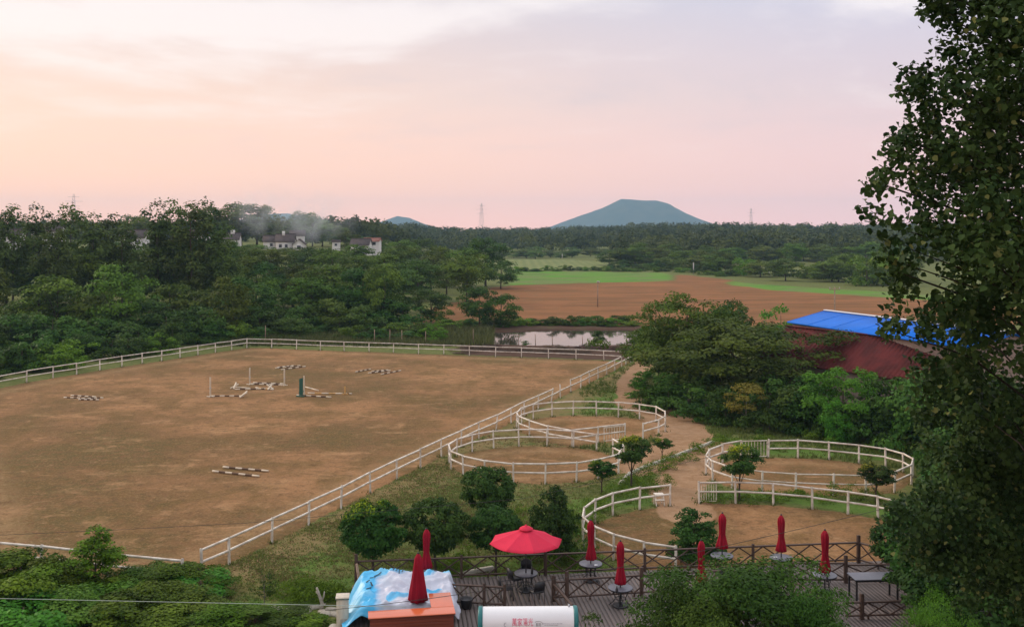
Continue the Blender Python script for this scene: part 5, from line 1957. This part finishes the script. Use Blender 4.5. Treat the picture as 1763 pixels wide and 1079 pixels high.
for px, d, yt, wd in ((1600, 46, 862, 3.6), (1690, 44, 800, 5), (1720, 42, 780, 5.5), (1555, 41, 900, 2.4), (1660, 36, 870, 5), (1740, 34, 860, 6), (1610, 37, 950, 3.2), (1700, 31, 960, 4.4)):
    p = at(px, d)
    plant(K_orn[1], 'broadleaf_tree', 'dark tree in the shaded thicket under the poplar', 'tree', p, CH - (yt - HY) * d / F, wd, None, 'dark thicket under the poplar')

# ------------------------------------------------------------------ the big poplar at the frame's edge
bd = np.array([(-120, 1590), (-50, 1572), (0, 1578), (40, 1592), (70, 1570), (110, 1584), (132, 1522), (165, 1520), (188, 1574), (220, 1560), (245, 1512), (275, 1506), (300, 1490), (350, 1468), (378, 1490), (405, 1515), (450, 1494), (500, 1490), (560, 1496), (590, 1552), (620, 1556), (700, 1555), (760, 1588), (830, 1590), (862, 1545), (900, 1518), (940, 1530), (965, 1575), (1010, 1625), (1120, 1680)], float)
rs_ = np.random.RandomState(77)
cs, cr_ = [], []
PD = 13.2
while len(cs) < 520:
    py = rs_.uniform(-160, 1060)
    lf = np.interp(py, bd[:, 0], bd[:, 1])
    u_ = rs_.rand() ** 1.15
    px = lf + 12 + (2080 - lf) * u_
    e_ = px - lf
    r_px = min(30 + .16 * e_, 62) * rs_.uniform(.7, 1.15)
    thick = min(.5 + e_ / 160, 2.3)
    d_ = PD + rs_.uniform(-1, 1) * thick + max(0, (py - 480) / 600) * 6
    cs.append(((px - CX) * d_ / F, d_, CH - (py - HY) * d_ / F))
    cr_.append(max(.16, (min(r_px, e_ * .75 + 14)) * d_ / F))
cs = np.array(cs)
cr_ = np.array(cr_)
NL = 100000
wgt = cr_ ** 2
k = rs_.choice(len(cs), NL, p=wgt / wgt.sum())
dd = rs_.normal(size=(NL, 3))
dd /= np.linalg.norm(dd, axis=1)[:, None]
pp = cs[k] + dd * (cr_[k] * (.2 + .85 * rs_.rand(NL)))[:, None]
# hanging deltoid blades
nn = rs_.normal(size=(NL, 3)) * .6 + dd * .3
nn[:, 1] -= .35
nn[:, 2] += .45
nn /= np.linalg.norm(nn, axis=1)[:, None]
dn = np.array([0, 0, -1.0]) + rs_.normal(size=(NL, 3)) * .55
t_ = dn - nn * (dn * nn).sum(1)[:, None]
t_ /= np.linalg.norm(t_, axis=1)[:, None]
b_ = np.cross(nn, t_)
L_ = (.082 * (.5 + .8 * rs_.rand(NL)))[:, None]
fold = nn * L_ * .10
vv = np.stack([pp - t_ * L_ * .42 - fold, pp - t_ * L_ * .38 + b_ * L_ * .32, pp - t_ * L_ * .02 + b_ * L_ * .50 + fold, pp + t_ * L_ * .58, pp - t_ * L_ * .02 - b_ * L_ * .50 + fold, pp - t_ * L_ * .38 - b_ * L_ * .32], 1)
tx0 = Vector((7.6, PD + .4, 0))
vv = vv.reshape(-1, 3) - np.array(tx0)
f0 = np.arange(NL)[:, None] * 6
fa = np.concatenate([f0 + np.array([[0, 1, 2, 3]]), f0 + np.array([[0, 3, 4, 5]])])
ct = rs_.rand(len(cs))
tone = np.clip(.5 * ct[k] ** 1.6 + .5 * rs_.rand(NL) ** 1.5, 0, 1)
tone[rs_.rand(NL) < .015] = 1.0
pop = thing('poplar_tree', 'big dark poplar with dangling leaves filling the picture edge', 'tree', tx0)
link('crown', mesh_np('crown', vv, fa, L_near, False, {'tone': np.repeat(tone, 6), 'tip': np.repeat((rs_.rand(NL) < .06) * rs_.rand(NL), 6)}), pop)
mb = MB()
tr = [(0, 0, -.2), (.05, 0, 4), (-.05, .05, 8), (.05, 0, 12), (.12, 0, 16), (.1, 0, 20)]
mb.tube(tr, [.26, .22, .18, .14, .10, .04], 10)
order = np.argsort(cs[:, 0])
for ki in list(order[:70:2]) + list(rs_.choice(len(cs), 60, replace=False)):
    if cs[ki][2] < 11.5:
        continue
    e_ = cs[ki] - np.array(tx0)
    zs = max(2.5, e_[2] - 1.1 - .12 * abs(e_[0]))
    s_ = np.array([np.interp(zs, [q[2] for q in tr], [q[0] for q in tr]), 0, zs])
    mid = s_ * .45 + e_ * .55 + np.array([0, 0, .25])
    mb.tube([s_, mid, e_], [.022, .013, .005], 5, cap=False)
mb.obj('trunk', M_bark_dark, pop, True)

# ------------------------------------------------------------------ grass
def blades(n, region, seed, hmin, hmax, wd, lm, name, label, avoid=True):
    rs2 = np.random.RandomState(seed)
    px = rs2.uniform(region[0], region[2], n * 4)
    d = rs2.uniform(region[1], region[3], n * 4)
    gx_, gy_ = (px - CX) * d / F, d
    ok = np.ones(len(gx_), bool)
    if avoid:
        for pl in (ARENA, xy(PEN1), xy(PEN2), xy(PEN3), PEN4):
            ok &= ~inpoly(gx_, gy_, pl)
        for pl, w_ in PATH:
            ok &= dline(gx_, gy_, pl) > w_ * .9
        ok &= rs2.rand(len(gx_)) < sstep(fbm(gx_ / 2.5, gy_ / 2.5, 3), .38, .66) * .75 + .25
        loc_x = (gx_ - dA.x) * math.cos(ang) + (gy_ - dA.y) * math.sin(ang)
        loc_y = -(gx_ - dA.x) * math.sin(ang) + (gy_ - dA.y) * math.cos(ang)
        ok &= ~((loc_x > -.2) & (loc_x < DL + 4.5) & (loc_y < .25))
    gx_, gy_ = gx_[ok][:n], gy_[ok][:n]
    m_ = len(gx_)
    nb_ = 5
    gx_ = np.repeat(gx_, nb_) + rs2.normal(size=m_ * nb_) * .09
    gy_ = np.repeat(gy_, nb_) + rs2.normal(size=m_ * nb_) * .09
    z_ = ground_z(gx_, gy_)
    h_ = rs2.uniform(hmin, hmax, m_ * nb_)
    a_ = rs2.rand(m_ * nb_) * math.pi
    lean_ = rs2.normal(size=(m_ * nb_, 2)) * h_[:, None] * .4
    dx_, dy_ = np.cos(a_) * wd / 2, np.sin(a_) * wd / 2
    v = np.stack([np.stack([gx_ - dx_, gy_ - dy_, z_], 1), np.stack([gx_ + dx_, gy_ + dy_, z_], 1), np.stack([gx_ + lean_[:, 0], gy_ + lean_[:, 1], z_ + h_], 1)], 1).reshape(-1, 3)
    o_ = link(name, mesh_np(name, v, np.arange(len(v)).reshape(-1, 3), lm, False, {'tone': np.repeat(rs2.rand(m_ * nb_), 3)}))
    tag(o_, label, 'grass', None, 'stuff')


blades(11000, (340, 40, 1240, 66), 1, .03, .09, .05, L_grass, 'grass', 'short green grass around the pens and the deck')
blades(5000, (340, 42, 1000, 72), 2, .03, .08, .05, L_dry, 'dry_grass', 'dry tan grass along the outside of the arena rail')
blades(6000, (1000, 62, 1560, 112), 3, .10, .35, .08, L_grass, 'verge_grass', 'green verge grass under the thicket and along the path')
blades(3600, (380, 127, 850, 150), 4, .3, 1.0, .14, L_crop, 'reeds', 'tall reeds and rough grass behind the far rail', avoid=False)

# tufts left standing round the foot of the posts
rs3 = np.random.RandomState(12)
TV, TT = [], []
for pl in (FL[3:], FF, FR, FN, PEN1, PEN2, PEN3, PEN4A, PEN4B):
    for q in pl:
        nb_ = rs3.randint(8, 26)
        ox, oy = q.x + rs3.normal(size=nb_) * .14, q.y + rs3.normal(size=nb_) * .14
        h_ = rs3.uniform(.06, .24, nb_)
        a_ = rs3.rand(nb_) * math.pi
        ln_ = rs3.normal(size=(nb_, 2)) * .06
        dx_, dy_ = np.cos(a_) * .03, np.sin(a_) * .03
        z_ = ground_z(ox, oy)
        TV.append(np.stack([np.stack([ox - dx_, oy - dy_, z_], 1), np.stack([ox + dx_, oy + dy_, z_], 1), np.stack([ox + ln_[:, 0], oy + ln_[:, 1], z_ + h_], 1)], 1).reshape(-1, 3))
        TT.append(np.repeat(rs3.rand(nb_), 3))
TV = np.concatenate(TV)
tag(link('post_grass', mesh_np('post_grass', TV, np.arange(len(TV)).reshape(-1, 3), L_grass, False, {'tone': np.concatenate(TT)})), 'uncut grass tufts round the feet of the white posts', 'grass', None, 'stuff')

# ------------------------------------------------------------------ wires
def wire(name, label, pts, r, m_, sag=.0):
    P_ = [at(px, d, CH - (py - HY) * d / F) for px, py, d in pts]
    path = []
    for a, b in zip(P_[:-1], P_[1:]):
        for k_ in range(12):
            t = k_ / 12
            path.append(a.lerp(b, t) - Vector((0, 0, sag * 4 * t * (1 - t))))
    path.append(P_[-1])
    o_ = MB().tube(path, r, 5).obj(name, m_, None, True)
    tag(o_, label, 'cable')


wire('cable', 'thin pale cable crossing in front of the near hedge', [(-120, 1027, 24), (700, 1044, 24)], .007, M_cable)
wire('cable', 'thin dark cable rising across the deck towards the poplar', [(560, 1050, 26), (872, 1010, 27), (1203, 949, 29), (1620, 850, 31)], .008, M_cable_dark, .04)
wire('cable', 'faint dark cable over the arena behind the feathery tree', [(-100, 925, 36), (190, 912, 37), (420, 900, 38), (900, 858, 40), (1330, 762, 44)], .008, M_cable_dark)

# ------------------------------------------------------------------ village smoke
def smoke(px, d, zc, r, dens, label, seed):
    p_ = at(px, d, zc)
    mb_ = MB()
    prof_ = [(.001, -r[2])] + [(math.cos(t) * r[0], math.sin(t) * r[2]) for t in np.linspace(-1.35, 1.35, 10)] + [(.001, r[2])]
    mb_.lathe(prof_, 20)
    o_ = mb_.obj('smoke', None, None, True)
    o_.location = p_
    ms_ = bpy.data.materials.new('wood_smoke')
    ms_.use_nodes = True
    t_ = ms_.node_tree
    t_.nodes.clear()
    h_ = NT(t_)
    pv = h_.n('ShaderNodeVolumePrincipled')
    pv.inputs['Color'].default_value = (.86, .90, .95, 1)
    co_ = h_.n('ShaderNodeTexCoord').outputs['Object']
    nz_ = h_.noise(co_, .11, 4, .6, 1.0)
    ln = h_.n('ShaderNodeVectorMath', operation='LENGTH')
    mpp = h_.n('ShaderNodeMapping')
    mpp.inputs['Scale'].default_value = (1 / r[0], 1 / r[0], 1 / r[2])
    h_.put(mpp.inputs[0], co_)
    h_.put(ln.inputs[0], mpp.outputs[0])
    fall = h_.ss(ln.outputs['Value'], 1.0, .15)
    h_.put(pv.inputs['Density'], h_.math('MULTIPLY', h_.math('MULTIPLY', h_.ss(nz_, .42, .68), fall), dens))
    ou_ = h_.n('ShaderNodeOutputMaterial')
    t_.links.new(pv.outputs[0], ou_.inputs[1])
    o_.data.materials.append(ms_)
    tag(o_, label, 'smoke', None, 'stuff')


smoke(455, 322, 22, (15, 15, 12), .05, 'grey wood smoke drifting before the village poplars', 1)
smoke(545, 318, 19, (16, 16, 11), .07, 'bluish smoke plume drifting over the village roofs', 2)

# ------------------------------------------------------------------ haze
hzm = bpy.data.materials.new('evening_haze')
hzm.use_nodes = True
t_ = hzm.node_tree
t_.nodes.clear()
pv = t_.nodes.new('ShaderNodeVolumePrincipled')
pv.inputs['Color'].default_value = (.48, .74, 1.0, 1)
pv.inputs['Density'].default_value = 1.35e-4
pv.inputs['Anisotropy'].default_value = 0.0
ou_ = t_.nodes.new('ShaderNodeOutputMaterial')
t_.links.new(pv.outputs[0], ou_.inputs[1])
hzo = MB().box((0, 2600, 88), (7900, 5700, 184)).obj('haze', hzm)
tag(hzo, 'thin evening haze over the whole valley', 'haze', None, 'stuff')


# ------------------------------------------------------------------ labels: number off the things that only their place tells apart
ORD = ['first', 'second', 'third', 'fourth', 'fifth', 'sixth', 'seventh', 'eighth', 'ninth', 'tenth', 'eleventh', 'twelfth', 'thirteenth', 'fourteenth', 'fifteenth', 'sixteenth', 'seventeenth', 'eighteenth', 'nineteenth', 'twentieth'] + \
      ['twenty-' + q for q in ('first', 'second', 'third', 'fourth', 'fifth', 'sixth', 'seventh', 'eighth', 'ninth')] + ['thirtieth'] + ['thirty-' + q for q in ('first', 'second', 'third', 'fourth', 'fifth', 'sixth', 'seventh', 'eighth', 'ninth')]
same = {}
for o_ in bpy.data.objects:
    if o_.parent is None and 'label' in o_ and 'category' in o_:
        same.setdefault(o_['label'], []).append(o_)
for lb, obs in same.items():
    if len(obs) < 2:
        continue
    obs.sort(key=lambda q: q.location.x / max(q.location.y, 1))
    for k_, o_ in enumerate(obs):
        if k_ < len(ORD):
            o_['label'] = lb + ', ' + ORD[k_] + ' from the left'
